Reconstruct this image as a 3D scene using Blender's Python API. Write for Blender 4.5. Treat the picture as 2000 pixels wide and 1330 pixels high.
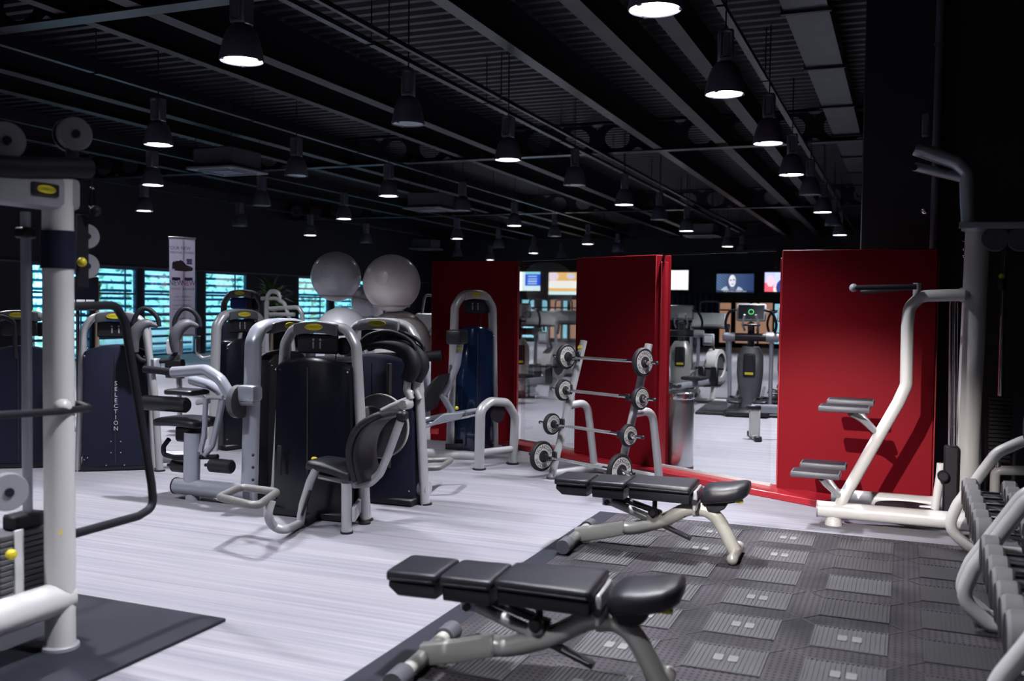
import bpy, bmesh, math, random
from mathutils import Vector, Matrix
random.seed(7)
PI = math.pi
sc = bpy.context.scene
for o in list(bpy.data.objects):
    bpy.data.objects.remove(o)
col = sc.collection

# ------------------------------------------------------------------ camera
F, CX, CY, EYE = 1880.0, 1000.0, 665.0, 1.6
YAW, PITCH, ROLL = math.radians(22.3), math.atan(72 / 1880), math.radians(0.69)
_f0 = Vector((-math.sin(YAW), math.cos(YAW), 0)); _r0 = Vector((math.cos(YAW), math.sin(YAW), 0)); _u0 = Vector((0, 0, 1))
FWD = _f0 * math.cos(PITCH) - _u0 * math.sin(PITCH)
_up = _u0 * math.cos(PITCH) + _f0 * math.sin(PITCH)
RGT = _r0 * math.cos(ROLL) + _up * math.sin(ROLL)
UPV = _up * math.cos(ROLL) - _r0 * math.sin(ROLL)
EYEV = Vector((0, 0, EYE))
cd = bpy.data.cameras.new('camera'); cam = bpy.data.objects.new('camera', cd); col.objects.link(cam)
cam.matrix_world = Matrix(((RGT.x, UPV.x, -FWD.x, 0), (RGT.y, UPV.y, -FWD.y, 0), (RGT.z, UPV.z, -FWD.z, EYE), (0, 0, 0, 1)))
cd.sensor_width = 36; cd.lens = F / 2000 * 36; cd.clip_end = 200
cd.dof.use_dof = True; cd.dof.focus_distance = 8.0; cd.dof.aperture_fstop = 1.9
sc.camera = cam

# ------------------------------------------------------------------ world, sun, exposure
w = bpy.data.worlds.new('outdoor_sky'); sc.world = w; w.use_nodes = True
bg = w.node_tree.nodes['Background']; bg.inputs[0].default_value = (0.30, 0.72, 0.95, 1); bg.inputs[1].default_value = 6.0
sd = bpy.data.lights.new('sun', 'SUN'); sd.energy = 12.0; sd.angle = 0.02; sd.color = (1, 0.97, 0.88)
sun = bpy.data.objects.new('sun', sd); col.objects.link(sun)
sun.rotation_euler = Vector((-0.55, 0.25, -0.8)).to_track_quat('-Z', 'Y').to_euler()
sc.view_settings.view_transform = 'Standard'; sc.view_settings.look = 'None'
sc.view_settings.gamma = 1; sc.view_settings.use_curve_mapping = False
sc.view_settings.exposure = 0.0
LAMP_W = 1520.0                       # every lit high-bay lamp
LAMP_C = (0.93, 0.94, 1.0)

# ------------------------------------------------------------------ pixel -> place
def ray(px, py):
    return FWD + RGT * ((px - CX) / F) + UPV * ((CY - py) / F)
def G(px, py, z=0.0):
    d = ray(px, py); return EYEV + d * ((z - EYE) / d.z)
def PX(px, X):                       # point on the plane x = X, under pixel column px at the horizon
    d = ray(px, 595); t = X / d.x; return EYEV + d * t
def dep(p):
    return (Vector(p) - EYEV).dot(FWD)
class Pl:                            # upright plane through p, running along azimuth az (degrees from +x)
    def __init__(s, p, az):
        s.p = Vector(p); a = math.radians(az); s.az = az
        s.u = Vector((math.cos(a), math.sin(a), 0)); s.n = Vector((-math.sin(a), math.cos(a), 0))
    @classmethod
    def two(cls, a, b):
        a = G(*a); b = G(*b); return cls(a, math.degrees(math.atan2(b.y - a.y, b.x - a.x)))
    def __call__(s, px, py, off=0.0):
        d = ray(px, py); q = s.p + s.n * off
        return EYEV + d * ((q - EYEV).dot(s.n) / d.dot(s.n))
    def path(s, pts, off=0.0):
        return [s(p[0], p[1], off + (p[2] if len(p) > 2 else 0)) for p in pts]

# ------------------------------------------------------------------ materials
MATS = {}
def mat(name, color, rough=0.5, metal=0.0, var=0.12, scale=6.0, bump=0.0, bscale=120.0, coat=0.0, spec=0.5, emit=None, estr=0.0, trans=0.0, stretch=None):
    m = bpy.data.materials.new(name); m.use_nodes = True; nt = m.node_tree; N = nt.nodes; L = nt.links
    b = N['Principled BSDF']
    b.inputs['Roughness'].default_value = rough; b.inputs['Metallic'].default_value = metal
    b.inputs['Coat Weight'].default_value = coat; b.inputs['Specular IOR Level'].default_value = spec
    b.inputs['Transmission Weight'].default_value = trans
    tc = N.new('ShaderNodeTexCoord'); mp = N.new('ShaderNodeMapping'); L.new(tc.outputs['Object'], mp.inputs[0])
    if stretch: mp.inputs['Scale'].default_value = stretch
    nz = N.new('ShaderNodeTexNoise'); nz.inputs['Scale'].default_value = scale; nz.inputs['Detail'].default_value = 5
    L.new(mp.outputs[0], nz.inputs['Vector'])
    mx = N.new('ShaderNodeMix'); mx.data_type = 'RGBA'
    c = color
    mx.inputs[6].default_value = (c[0] * (1 - var), c[1] * (1 - var), c[2] * (1 - var), 1)
    mx.inputs[7].default_value = (min(1, c[0] * (1 + var)), min(1, c[1] * (1 + var)), min(1, c[2] * (1 + var)), 1)
    L.new(nz.outputs['Fac'], mx.inputs[0]); L.new(mx.outputs[2], b.inputs['Base Color'])
    mr = N.new('ShaderNodeMapRange'); mr.inputs[3].default_value = max(0, rough - 0.06); mr.inputs[4].default_value = min(1, rough + 0.06)
    L.new(nz.outputs['Fac'], mr.inputs[0]); L.new(mr.outputs[0], b.inputs['Roughness'])
    if bump:
        n2 = N.new('ShaderNodeTexNoise'); n2.inputs['Scale'].default_value = bscale; L.new(mp.outputs[0], n2.inputs['Vector'])
        bp = N.new('ShaderNodeBump'); bp.inputs['Strength'].default_value = bump; bp.inputs['Distance'].default_value = 0.005
        L.new(n2.outputs['Fac'], bp.inputs['Height']); L.new(bp.outputs[0], b.inputs['Normal'])
    if emit:
        b.inputs['Emission Color'].default_value = (*emit, 1); b.inputs['Emission Strength'].default_value = estr
    MATS[name] = m; return m
M = MATS
mat('silver', (0.31, 0.31, 0.325), 0.34, 0.25, 0.04, coat=0.3)          # powder coated frames
mat('silver_blue', (0.27, 0.285, 0.33), 0.30, 0.35, 0.04, coat=0.3)
mat('white_paint', (0.41, 0.405, 0.405), 0.33, 0.0, 0.04, coat=0.3)
mat('grey_paint', (0.37, 0.365, 0.34), 0.32, 0.3, 0.06, coat=0.3)
mat('chrome', (0.72, 0.72, 0.76), 0.14, 1.0, 0.04)
mat('steel_brushed', (0.56, 0.56, 0.56), 0.30, 1.0, 0.06, scale=40, stretch=(1, 1, 0.05))
mat('leather', (0.009, 0.009, 0.013), 0.38, 0.0, 0.15, bump=0.25, bscale=260, spec=0.36)
mat('rubber', (0.01, 0.01, 0.013), 0.62, 0.0, 0.2, bump=0.15, spec=0.3)
mat('grip', (0.01, 0.01, 0.014), 0.55, 0.0, 0.15, spec=0.16)
mat('grey_plastic', (0.062, 0.062, 0.073), 0.45, 0.0, 0.08, bump=0.05, spec=0.3)
mat('light_plastic', (0.19, 0.19, 0.215), 0.45, 0.0, 0.08)
mat('dark_plastic', (0.009, 0.009, 0.013), 0.42, 0.0, 0.15, spec=0.3)
mat('gloss_black', (0.003, 0.0035, 0.007), 0.24, 0.0, 0.1, spec=0.35)
mat('navy_panel', (0.008, 0.009, 0.021), 0.40, 0.0, 0.08, spec=0.2)
mat('blue_gloss', (0.004, 0.011, 0.035), 0.14, 0.2, 0.1, coat=0.5)
mat('yellow', (0.48, 0.4, 0.012), 0.4, 0.0, 0.05)
mat('ink', (0.01, 0.01, 0.012), 0.6)
mat('white_print', (0.45, 0.45, 0.47), 0.5)
mat('pale_print', (0.42, 0.41, 0.385), 0.55, 0, 0.06)
mat('black_iron', (0.01, 0.01, 0.012), 0.5, 0.0, 0.2, spec=0.3)
mat('wall_dark', (0.004, 0.005, 0.012), 0.7, 0, 0.15, scale=2)
mat('wall_black', (0.004, 0.004, 0.008), 0.7, 0, 0.15, scale=2)
mat('deck', (0.0045, 0.0045, 0.009), 0.5, 0.2, 0.2, scale=3)
mat('beam_steel', (0.005, 0.005, 0.01), 0.5, 0.2, 0.2, scale=3)
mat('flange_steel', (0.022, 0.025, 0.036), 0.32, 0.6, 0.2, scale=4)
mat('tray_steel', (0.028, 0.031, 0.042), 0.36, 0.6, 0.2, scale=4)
mat('lamp_body', (0.085, 0.085, 0.12), 0.42, 0.3, 0.1)
mat('lamp_lens_lit', (0.9, 0.9, 0.9), 0.4, emit=(0.95, 0.94, 1.0), estr=9.0)
mat('lamp_lens_off', (0.35, 0.36, 0.40), 0.25, 0.6)
mat('ac_body', (0.055, 0.055, 0.075), 0.5)
mat('ac_grille', (0.1, 0.1, 0.12), 0.45)
mat('red_panel', (0.128, 0.003, 0.007), 0.5, 0.0, 0.10, scale=1.2, spec=0.06)
mat('red_sill', (0.24, 0.007, 0.014), 0.3, 0.0, 0.08, coat=0.2)
mat('window_frame', (0.03, 0.07, 0.14), 0.4, 0.2)
mat('slat', (0.45, 0.62, 0.72), 0.45, 0.1)
mat('banner_cloth', (0.42, 0.42, 0.48), 0.6, 0, 0.03)
mat('shoe_print', (0.05, 0.035, 0.035), 0.6, 0, 0.6, scale=40)
mat('print_navy', (0.03, 0.03, 0.12), 0.6)
mat('print_red', (0.25, 0.02, 0.05), 0.6)
mat('peach', (0.62, 0.40, 0.28), 0.8, 0, 0.05, emit=(0.8, 0.42, 0.27), estr=0.42)   # daylit blinds
mat('curtain', (0.012, 0.018, 0.05), 0.8)
mat('leaf', (0.05, 0.14, 0.03), 0.5, 0, 0.5, scale=20)
mat('leaf_out', (0.30, 0.62, 0.42), 0.6, 0, 0.5, scale=2)
mat('bark', (0.1, 0.07, 0.05), 0.8)
mat('pave', (0.30, 0.34, 0.34), 0.9)
mat('ball', (0.8, 0.75, 0.72), 0.34, 0.12, 0.05, bump=0.02, bscale=60, coat=0.5)
mat('ball_blue', (0.5, 0.505, 0.55), 0.34, 0.12, 0.05, bump=0.02, bscale=60, coat=0.5)
mat('tv_body', (0.006, 0.006, 0.008), 0.3)
mat('mat_rubber', (0.011, 0.012, 0.019), 0.75, 0, 0.35, scale=9, bump=0.4, bscale=300, spec=0.2)
mat('rib_worn', (0.048, 0.046, 0.052), 0.7, 0, 0.35, scale=5)
mat('rib_dark', (0.019, 0.018, 0.021), 0.7, 0, 0.5, scale=5)
mat('pad_pale', (0.14, 0.135, 0.135), 0.7, 0, 0.3, scale=12)
mat('pink_pad', (0.50, 0.46, 0.48), 0.5)
mat('green_led', (0.02, 0.1, 0.03), 0.4, emit=(0.1, 0.8, 0.2), estr=1.0)
mat('red_bit', (0.5, 0.03, 0.03), 0.5)
mat('screen_pale', (0.45, 0.48, 0.48), 0.25)
mat('screen_blue', (0.02, 0.03, 0.12), 0.2)
mat('orange_print', (0.45, 0.22, 0.05), 0.5)

def glass_mat(name, tint, alpha):
    m = bpy.data.materials.new(name); m.use_nodes = True; nt = m.node_tree; N = nt.nodes; L = nt.links
    N.remove(N['Principled BSDF'])
    t = N.new('ShaderNodeBsdfTransparent'); t.inputs[0].default_value = (*tint, 1)
    g = N.new('ShaderNodeBsdfGlossy'); g.inputs['Roughness'].default_value = 0.02
    fr = N.new('ShaderNodeFresnel'); fr.inputs[0].default_value = 1.45
    nz = N.new('ShaderNodeTexNoise'); nz.inputs['Scale'].default_value = 1.5
    mu = N.new('ShaderNodeMath'); mu.operation = 'MULTIPLY'; mu.inputs[1].default_value = alpha
    ms = N.new('ShaderNodeMixShader')
    L.new(fr.outputs[0], mu.inputs[0]); L.new(mu.outputs[0], ms.inputs[0]); L.new(t.outputs[0], ms.inputs[1]); L.new(g.outputs[0], ms.inputs[2])
    L.new(ms.outputs[0], N['Material Output'].inputs[0]); M[name] = m
glass_mat('glass', (0.97, 0.985, 0.985), 0.4)
glass_mat('window_glass', (0.80, 0.93, 0.97), 0.8)

def slat_mat():
    m = bpy.data.materials.new('frosted_slat'); m.use_nodes = True; nt = m.node_tree; N = nt.nodes; L = nt.links
    b = N['Principled BSDF']; b.inputs['Base Color'].default_value = (0.25, 0.42, 0.52, 1); b.inputs['Roughness'].default_value = 0.5
    t = N.new('ShaderNodeBsdfTranslucent'); nz = N.new('ShaderNodeTexNoise'); nz.inputs['Scale'].default_value = 3
    cr = N.new('ShaderNodeMix'); cr.data_type = 'RGBA'; cr.inputs[6].default_value = (0.10, 0.26, 0.36, 1); cr.inputs[7].default_value = (0.16, 0.36, 0.46, 1); L.new(nz.outputs['Fac'], cr.inputs[0]); L.new(cr.outputs[2], t.inputs[0])
    ms = N.new('ShaderNodeMixShader'); ms.inputs[0].default_value = 0.7; L.new(b.outputs[0], ms.inputs[1]); L.new(t.outputs[0], ms.inputs[2]); L.new(ms.outputs[0], N['Material Output'].inputs[0]); M['frosted_slat'] = m
slat_mat()
def cloth_mat():
    m = bpy.data.materials.new('thin_cloth'); m.use_nodes = True; nt = m.node_tree; N = nt.nodes; L = nt.links
    b = N['Principled BSDF']; b.inputs['Roughness'].default_value = 0.7
    nz = N.new('ShaderNodeTexNoise'); nz.inputs['Scale'].default_value = 4; cr = N.new('ShaderNodeMix'); cr.data_type = 'RGBA'; cr.inputs[6].default_value = (0.55, 0.55, 0.6, 1); cr.inputs[7].default_value = (0.62, 0.62, 0.66, 1); L.new(nz.outputs['Fac'], cr.inputs[0]); L.new(cr.outputs[2], b.inputs['Base Color'])
    t = N.new('ShaderNodeBsdfTranslucent'); t.inputs[0].default_value = (0.5, 0.47, 0.55, 1)
    ms = N.new('ShaderNodeMixShader'); ms.inputs[0].default_value = 0.35; L.new(b.outputs[0], ms.inputs[1]); L.new(t.outputs[0], ms.inputs[2]); L.new(ms.outputs[0], N['Material Output'].inputs[0]); M['thin_cloth'] = m
cloth_mat()
mat('worn_steel', (0.13, 0.125, 0.12), 0.45, 0.3, 0.3, scale=30)
def floor_mat():
    m = bpy.data.materials.new('striped_carpet'); m.use_nodes = True; nt = m.node_tree; N = nt.nodes; L = nt.links
    b = N['Principled BSDF']; b.inputs['Roughness'].default_value = 0.62
    tc = N.new('ShaderNodeTexCoord')
    def noise(sx, sy, sc_, det=4, lo=0.3, hi=0.7):
        mp = N.new('ShaderNodeMapping'); mp.inputs['Scale'].default_value = (sx, sy, 1); L.new(tc.outputs['Object'], mp.inputs[0])
        n = N.new('ShaderNodeTexNoise'); n.inputs['Scale'].default_value = sc_; n.inputs['Detail'].default_value = det; L.new(mp.outputs[0], n.inputs['Vector'])
        r = N.new('ShaderNodeMapRange'); r.inputs[1].default_value = lo; r.inputs[2].default_value = hi; L.new(n.outputs['Fac'], r.inputs[0]); return r.outputs[0]
    fine = noise(0.55, 42, 1.0, 3); broad = noise(0.22, 9, 1.0, 3); tone = noise(0.3, 0.3, 1.0, 2)
    m1 = N.new('ShaderNodeMix'); m1.data_type = 'RGBA'; m1.inputs[6].default_value = (0.090, 0.088, 0.122, 1); m1.inputs[7].default_value = (0.212, 0.207, 0.217, 1)
    mm = N.new('ShaderNodeMath'); mm.operation = 'MULTIPLY_ADD'; mm.inputs[1].default_value = 0.60; L.new(fine, mm.inputs[0])
    mb = N.new('ShaderNodeMath'); mb.operation = 'MULTIPLY'; mb.inputs[1].default_value = 0.42; L.new(broad, mb.inputs[0]); L.new(mb.outputs[0], mm.inputs[2])
    L.new(mm.outputs[0], m1.inputs[0])
    m2 = N.new('ShaderNodeMix'); m2.data_type = 'RGBA'; m2.blend_type = 'MULTIPLY'; m2.inputs[0].default_value = 0.25
    cr = N.new('ShaderNodeMix'); cr.data_type = 'RGBA'; cr.inputs[6].default_value = (0.9, 0.86, 0.95, 1); cr.inputs[7].default_value = (1, 0.98, 1, 1); L.new(tone, cr.inputs[0])
    L.new(m1.outputs[2], m2.inputs[6]); L.new(cr.outputs[2], m2.inputs[7]); L.new(m2.outputs[2], b.inputs['Base Color'])
    bp = N.new('ShaderNodeBump'); bp.inputs['Strength'].default_value = 0.25; bp.inputs['Distance'].default_value = 0.003; L.new(fine, bp.inputs['Height']); L.new(bp.outputs[0], b.inputs['Normal'])
    M['floor'] = m
floor_mat()

def grid_rubber():
    # rubber sheet pierced by rows of small slots
    m = bpy.data.materials.new('pierced_rubber'); m.use_nodes = True; nt = m.node_tree; N = nt.nodes; L = nt.links
    b = N['Principled BSDF']; b.inputs['Roughness'].default_value = 0.72; b.inputs['Specular IOR Level'].default_value = 0.25
    tc = N.new('ShaderNodeTexCoord'); sx = N.new('ShaderNodeSeparateXYZ'); L.new(tc.outputs['Object'], sx.inputs[0])
    def wave(src, f):
        a = N.new('ShaderNodeMath'); a.operation = 'MULTIPLY'; a.inputs[1].default_value = f; L.new(src, a.inputs[0])
        s = N.new('ShaderNodeMath'); s.operation = 'SINE'; L.new(a.outputs[0], s.inputs[0]); return s.outputs[0]
    wx = wave(sx.outputs[0], 2 * PI / 0.030); wy = wave(sx.outputs[1], 2 * PI / 0.034)
    mi = N.new('ShaderNodeMath'); mi.operation = 'MINIMUM'; L.new(wx, mi.inputs[0]); L.new(wy, mi.inputs[1])
    mr = N.new('ShaderNodeMapRange'); mr.inputs[1].default_value = 0.0; mr.inputs[2].default_value = 0.5; L.new(mi.outputs[0], mr.inputs[0])
    nz = N.new('ShaderNodeTexNoise'); nz.inputs['Scale'].default_value = 2.2; nz.inputs['Detail'].default_value = 6; L.new(tc.outputs['Object'], nz.inputs['Vector'])
    cr = N.new('ShaderNodeMix'); cr.data_type = 'RGBA'; cr.inputs[6].default_value = (0.010, 0.009, 0.0125, 1); cr.inputs[7].default_value = (0.052, 0.045, 0.053, 1)
    r2 = N.new('ShaderNodeMapRange'); r2.inputs[1].default_value = 0.32; r2.inputs[2].default_value = 0.68; L.new(nz.outputs['Fac'], r2.inputs[0]); L.new(r2.outputs[0], cr.inputs[0])
    mx = N.new('ShaderNodeMix'); mx.data_type = 'RGBA'; mx.inputs[7].default_value = (0.002, 0.002, 0.004, 1)
    L.new(mr.outputs[0], mx.inputs[0]); L.new(cr.outputs[2], mx.inputs[6]); L.new(mx.outputs[2], b.inputs['Base Color'])
    bp = N.new('ShaderNodeBump'); bp.invert = True; bp.inputs['Strength'].default_value = 0.6; bp.inputs['Distance'].default_value = 0.004
    L.new(mr.outputs[0], bp.inputs['Height']); L.new(bp.outputs[0], b.inputs['Normal'])
    M['pierced_rubber'] = m
grid_rubber()
def vcol_emit(name, strength):
    m = bpy.data.materials.new(name); m.use_nodes = True; nt = m.node_tree; N = nt.nodes; L = nt.links
    b = N['Principled BSDF']; b.inputs['Base Color'].default_value = (0.01, 0.01, 0.01, 1); b.inputs['Roughness'].default_value = 0.25
    a = N.new('ShaderNodeAttribute'); a.attribute_name = 'Col'
    L.new(a.outputs['Color'], b.inputs['Emission Color']); b.inputs['Emission Strength'].default_value = strength; M[name] = m
vcol_emit('screen_picture', 1.35)
mat('sky_pane', (0.3,0.6,0.7), 0.3, 0, 0.3, scale=3, emit=(0.30, 0.72, 0.85), estr=0.8)

# ------------------------------------------------------------------ mesh kit
def fil(pts, R, n=5, closed=False):
    P = [Vector(p) for p in pts]; out = []; k = len(P)
    for i in range(k):
        if not closed and i in (0, k - 1): out.append(P[i]); continue
        a, b, c = P[i - 1], P[i], P[(i + 1) % k]
        da, dc = a - b, c - b; la, lc = da.length, dc.length
        if la < 1e-6 or lc < 1e-6: continue
        ang = da.angle(dc, 0)
        if ang > 3.08: out.append(b); continue
        r = R[i] if isinstance(R, (list, tuple)) else R
        t = min(r / max(math.tan(ang / 2), 1e-3), la * 0.48, lc * 0.48)
        p0, p2 = b + da / la * t, b + dc / lc * t
        for j in range(n + 1):
            s = j / n; out.append(p0 * (1 - s) ** 2 + b * 2 * s * (1 - s) + p2 * s * s)
    return out
def smooth_path(pts, n=6):            # Catmull-Rom
    P = [Vector(p) for p in pts]; Q = [P[0] * 2 - P[1]] + P + [P[-1] * 2 - P[-2]]; out = []
    for i in range(1, len(Q) - 2):
        a, b, c, d = Q[i - 1], Q[i], Q[i + 1], Q[i + 2]
        for j in range(n):
            t = j / n
            out.append(0.5 * ((2 * b) + (c - a) * t + (2 * a - 5 * b + 4 * c - d) * t * t + (3 * b - a - 3 * c + d) * t ** 3))
    out.append(P[-1]); return out
class MB:
    def __init__(s): s.bm = bmesh.new()
    def ring_skin(s, rings, closed=False, caps=True):
        bm = s.bm; V = [[bm.verts.new(p) for p in r] for r in rings]; k = len(V[0])
        for i in range(len(V) - (0 if closed else 1)):
            a, b = V[i], V[(i + 1) % len(V)]
            for j in range(k):
                bm.faces.new((a[j], a[(j + 1) % k], b[(j + 1) % k], b[j]))
        if caps and not closed:
            bm.faces.new(V[0][::-1]); bm.faces.new(V[-1])
        return s
    def tube(s, pts, r, n=10, closed=False, r2=None, up=None, caps=True, sq=False):
        P = [Vector(p) for p in pts]; k = len(P); T = []
        Q = [P[0]]; 
        for p in P[1:]:
            if (p - Q[-1]).length > 1e-5: Q.append(p)
        P = Q; k = len(P)
        for i in range(k):
            if closed: t = P[(i + 1) % k] - P[i - 1]
            else: t = P[min(i + 1, k - 1)] - P[max(i - 1, 0)]
            T.append(t.normalized())
        if up is None:
            up = Vector((0, 0, 1)) if abs(T[0].z) < 0.9 else Vector((0, 1, 0))
        nrm = (Vector(up) - T[0] * Vector(up).dot(T[0])).normalized(); rings = []
        for i in range(k):
            nrm = (nrm - T[i] * nrm.dot(T[i])).normalized(); bi = T[i].cross(nrm)
            ra = r[i] if isinstance(r, (list, tuple)) else r
            rb = ra if r2 is None else (r2[i] if isinstance(r2, (list, tuple)) else r2)
            ring = []
            for j in range(n):
                a = 2 * PI * (j + 0.5) / n; ca, sa = math.cos(a), math.sin(a)
                if sq:
                    ca = math.copysign(abs(ca) ** 0.45, ca); sa = math.copysign(abs(sa) ** 0.45, sa)
                ring.append(P[i] + nrm * (ca * rb) + bi * (sa * ra))
            rings.append(ring)
        return s.ring_skin(rings, closed, caps)
    def rod(s, a, b, r, n=10, r2=None): return s.tube([a, b], r, n, r2=r2)
    def lathe(s, prof, n=20, mtx=None, caps=True):
        mtx = mtx or Matrix.Identity(4)
        return s.ring_skin([[mtx @ Vector((max(r, 1e-4) * math.cos(2 * PI * j / n), max(r, 1e-4) * math.sin(2 * PI * j / n), z)) for j in range(n)] for r, z in prof], False, caps)
    def ring_lathe(s, prof, n=24, mtx=None):   # closed profile (torus-like)
        mtx = mtx or Matrix.Identity(4)
        return s.ring_skin([[mtx @ Vector((r * math.cos(2 * PI * j / n), r * math.sin(2 * PI * j / n), z)) for j in range(n)] for r, z in prof], True)
    def box(s, c, d, b=0.0, mtx=None, seg=1):
        t = bmesh.new(); bmesh.ops.create_cube(t, size=1)
        for v in t.verts: v.co = Vector((v.co.x * d[0], v.co.y * d[1], v.co.z * d[2])) 
        if b: bmesh.ops.bevel(t, geom=t.edges[:], offset=b, segments=seg, profile=0.5, affect='EDGES')
        X = (mtx or Matrix.Identity(4)) @ Matrix.Translation(Vector(c)); return s.merge(t, X)
    def merge(s, t, X=None):
        if X is not None: bmesh.ops.transform(t, matrix=X, verts=t.verts)
        me = bpy.data.meshes.new('tmp'); t.to_mesh(me); t.free(); s.bm.from_mesh(me); bpy.data.meshes.remove(me); return s
    def prism(s, outline, depth, mtx=None, b=0.0, seg=1):   # outline in local x,z ; extruded along +y by depth
        t = bmesh.new(); vs = [t.verts.new((p[0], 0, p[1])) for p in outline]; f = t.faces.new(vs)
        r = bmesh.ops.extrude_face_region(t, geom=[f]); ex = [g for g in r['geom'] if isinstance(g, bmesh.types.BMVert)]
        bmesh.ops.translate(t, verts=ex, vec=(0, depth, 0)); bmesh.ops.recalc_face_normals(t, faces=t.faces)
        if b: 
            ed = [e for e in t.edges if e.calc_face_angle(0) > 0.5]
            bmesh.ops.bevel(t, geom=ed, offset=b, segments=seg, profile=0.5, affect='EDGES')
        return s.merge(t, mtx)
    def plate(s, pts, th):             # traced outline in space, thickened along its own normal
        P = [Vector(p) for p in pts]; n = Vector((0, 0, 0))
        for i in range(len(P)): n += P[i].cross(P[(i + 1) % len(P)])
        n.normalize(); t = bmesh.new(); vs = [t.verts.new(p - n * th / 2) for p in P]; f = t.faces.new(vs)
        r = bmesh.ops.extrude_face_region(t, geom=[f]); ex = [g for g in r['geom'] if isinstance(g, bmesh.types.BMVert)]
        bmesh.ops.translate(t, verts=ex, vec=n * th); bmesh.ops.recalc_face_normals(t, faces=t.faces)
        bmesh.ops.bevel(t, geom=[e for e in t.edges if e.calc_face_angle(0) > 0.5], offset=min(0.006, th * 0.25), segments=1, affect='EDGES')
        return s.merge(t)
    def ball(s, c, r, n=16, sc_=(1, 1, 1), mtx=None):
        t = bmesh.new(); bmesh.ops.create_uvsphere(t, u_segments=n, v_segments=max(6, n // 2), radius=r)
        X = Matrix.Translation(Vector(c)) @ (mtx or Matrix.Identity(4)) @ Matrix.Diagonal((*sc_, 1)); return s.merge(t, X)
    def pad(s, secs, n=20, e=0.35):     # upholstery: sections (center, half width vec, half height vec), round cornered
        rings = []
        for c, hw, hh in secs:
            ring = []
            for j in range(n):
                a = 2 * PI * j / n; ca, sa = math.cos(a), math.sin(a)
                ca = math.copysign(abs(ca) ** e, ca); sa = math.copysign(abs(sa) ** e, sa)
                ring.append(Vector(c) + Vector(hw) * ca + Vector(hh) * sa)
            rings.append(ring)
        return s.ring_skin(rings)
    def cushion(s, c, L, W, T, mtx=None, e=0.4, crown=0.0, taper=1.0):  # length x, width y, thickness z
        secs = []; mtx = mtx or Matrix.Identity(4); r3 = mtx.to_3x3(); cc = Vector(c)
        for u, k in ((-0.5, 0.80), (-0.485, 0.90), (-0.45, 0.97), (-0.35, 1), (-0.15, 1), (0.15, 1), (0.35, 1), (0.45, 0.97), (0.485, 0.90), (0.5, 0.80)):
            wd = W / 2 * (1 + (taper - 1) * (u + 0.5)) * k
            kt = (0.55 if abs(u) == 0.5 else 0.85 if abs(u) > 0.48 else 1)
            p = cc + Vector((u * L, 0, crown * (1 - 4 * u * u)))
            secs.append((mtx @ p, r3 @ Vector((0, wd, 0)), r3 @ Vector((0, 0, T / 2 * kt))))
        return s.pad(secs, 20, e)
ORG = {}
def put(o): col.objects.link(o); return o
def thing(name, label, cat, loc=(0, 0, 0), rotz=0.0, group=None, kind=None):
    o = put(bpy.data.objects.new(name, None)); o.location = loc; o.rotation_euler = (0, 0, rotz)
    o.empty_display_size = 0.05
    ORG[o] = Matrix.Translation(Vector(loc)) @ Matrix.Rotation(rotz, 4, 'Z'); tag(o, label, cat, group, kind); return o
def tag(o, label=None, cat=None, group=None, kind=None):
    if label: o['label'] = label
    if cat: o['category'] = cat
    if group: o['group'] = group
    if kind: o['kind'] = kind
    return o
def obj(name, mb, m, parent=None, w=False, sharp=38, label=None):
    bm = mb.bm; bmesh.ops.remove_doubles(bm, verts=bm.verts, dist=1e-6); bmesh.ops.recalc_face_normals(bm, faces=bm.faces)
    if parent is not None and w:
        bmesh.ops.transform(bm, matrix=ORG[parent].inverted(), verts=bm.verts)
    me = bpy.data.meshes.new(name); bm.to_mesh(me); bm.free()
    me.polygons.foreach_set('use_smooth', [True] * len(me.polygons)); me.set_sharp_from_angle(angle=math.radians(sharp))
    me.materials.append(M[m]); o = put(bpy.data.objects.new(name, me))
    if parent is not None: o.parent = parent; ORG[o] = ORG[parent]
    else: ORG[o] = Matrix.Identity(4)
    if label: o['label'] = label
    return o
def rawmesh(name, V, Fc, m, parent=None):
    me = bpy.data.meshes.new(name); me.from_pydata(V, [], Fc); me.materials.append(M[m]); o = put(bpy.data.objects.new(name, me))
    if parent is not None: o.parent = parent; ORG[o] = ORG[parent]
    else: ORG[o] = Matrix.Identity(4)
    return o
def based(name, mb, m, base, label, cat, group=None, sharp=38):   # one-mesh thing whose origin sits at its base
    bmesh.ops.translate(mb.bm, verts=mb.bm.verts, vec=-Vector(base)); o = obj(name, mb, m, sharp=sharp); o.location = base; return tag(o, label, cat, group)
def copy_tree(o, parent=None):
    c = put(o.copy()); c.parent = parent
    if o in ORG: ORG[c] = ORG[o]
    for ch in list(o.children): copy_tree(ch, c)
    return c
def frame(o, x, z):                 # matrix with given local x and z axes at o
    z = Vector(z).normalized(); x = Vector(x); x = (x - z * x.dot(z)).normalized(); y = z.cross(x)
    return Matrix(((x.x, y.x, z.x, o[0]), (x.y, y.y, z.y, o[1]), (x.z, y.z, z.z, o[2]), (0, 0, 0, 1)))
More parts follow.
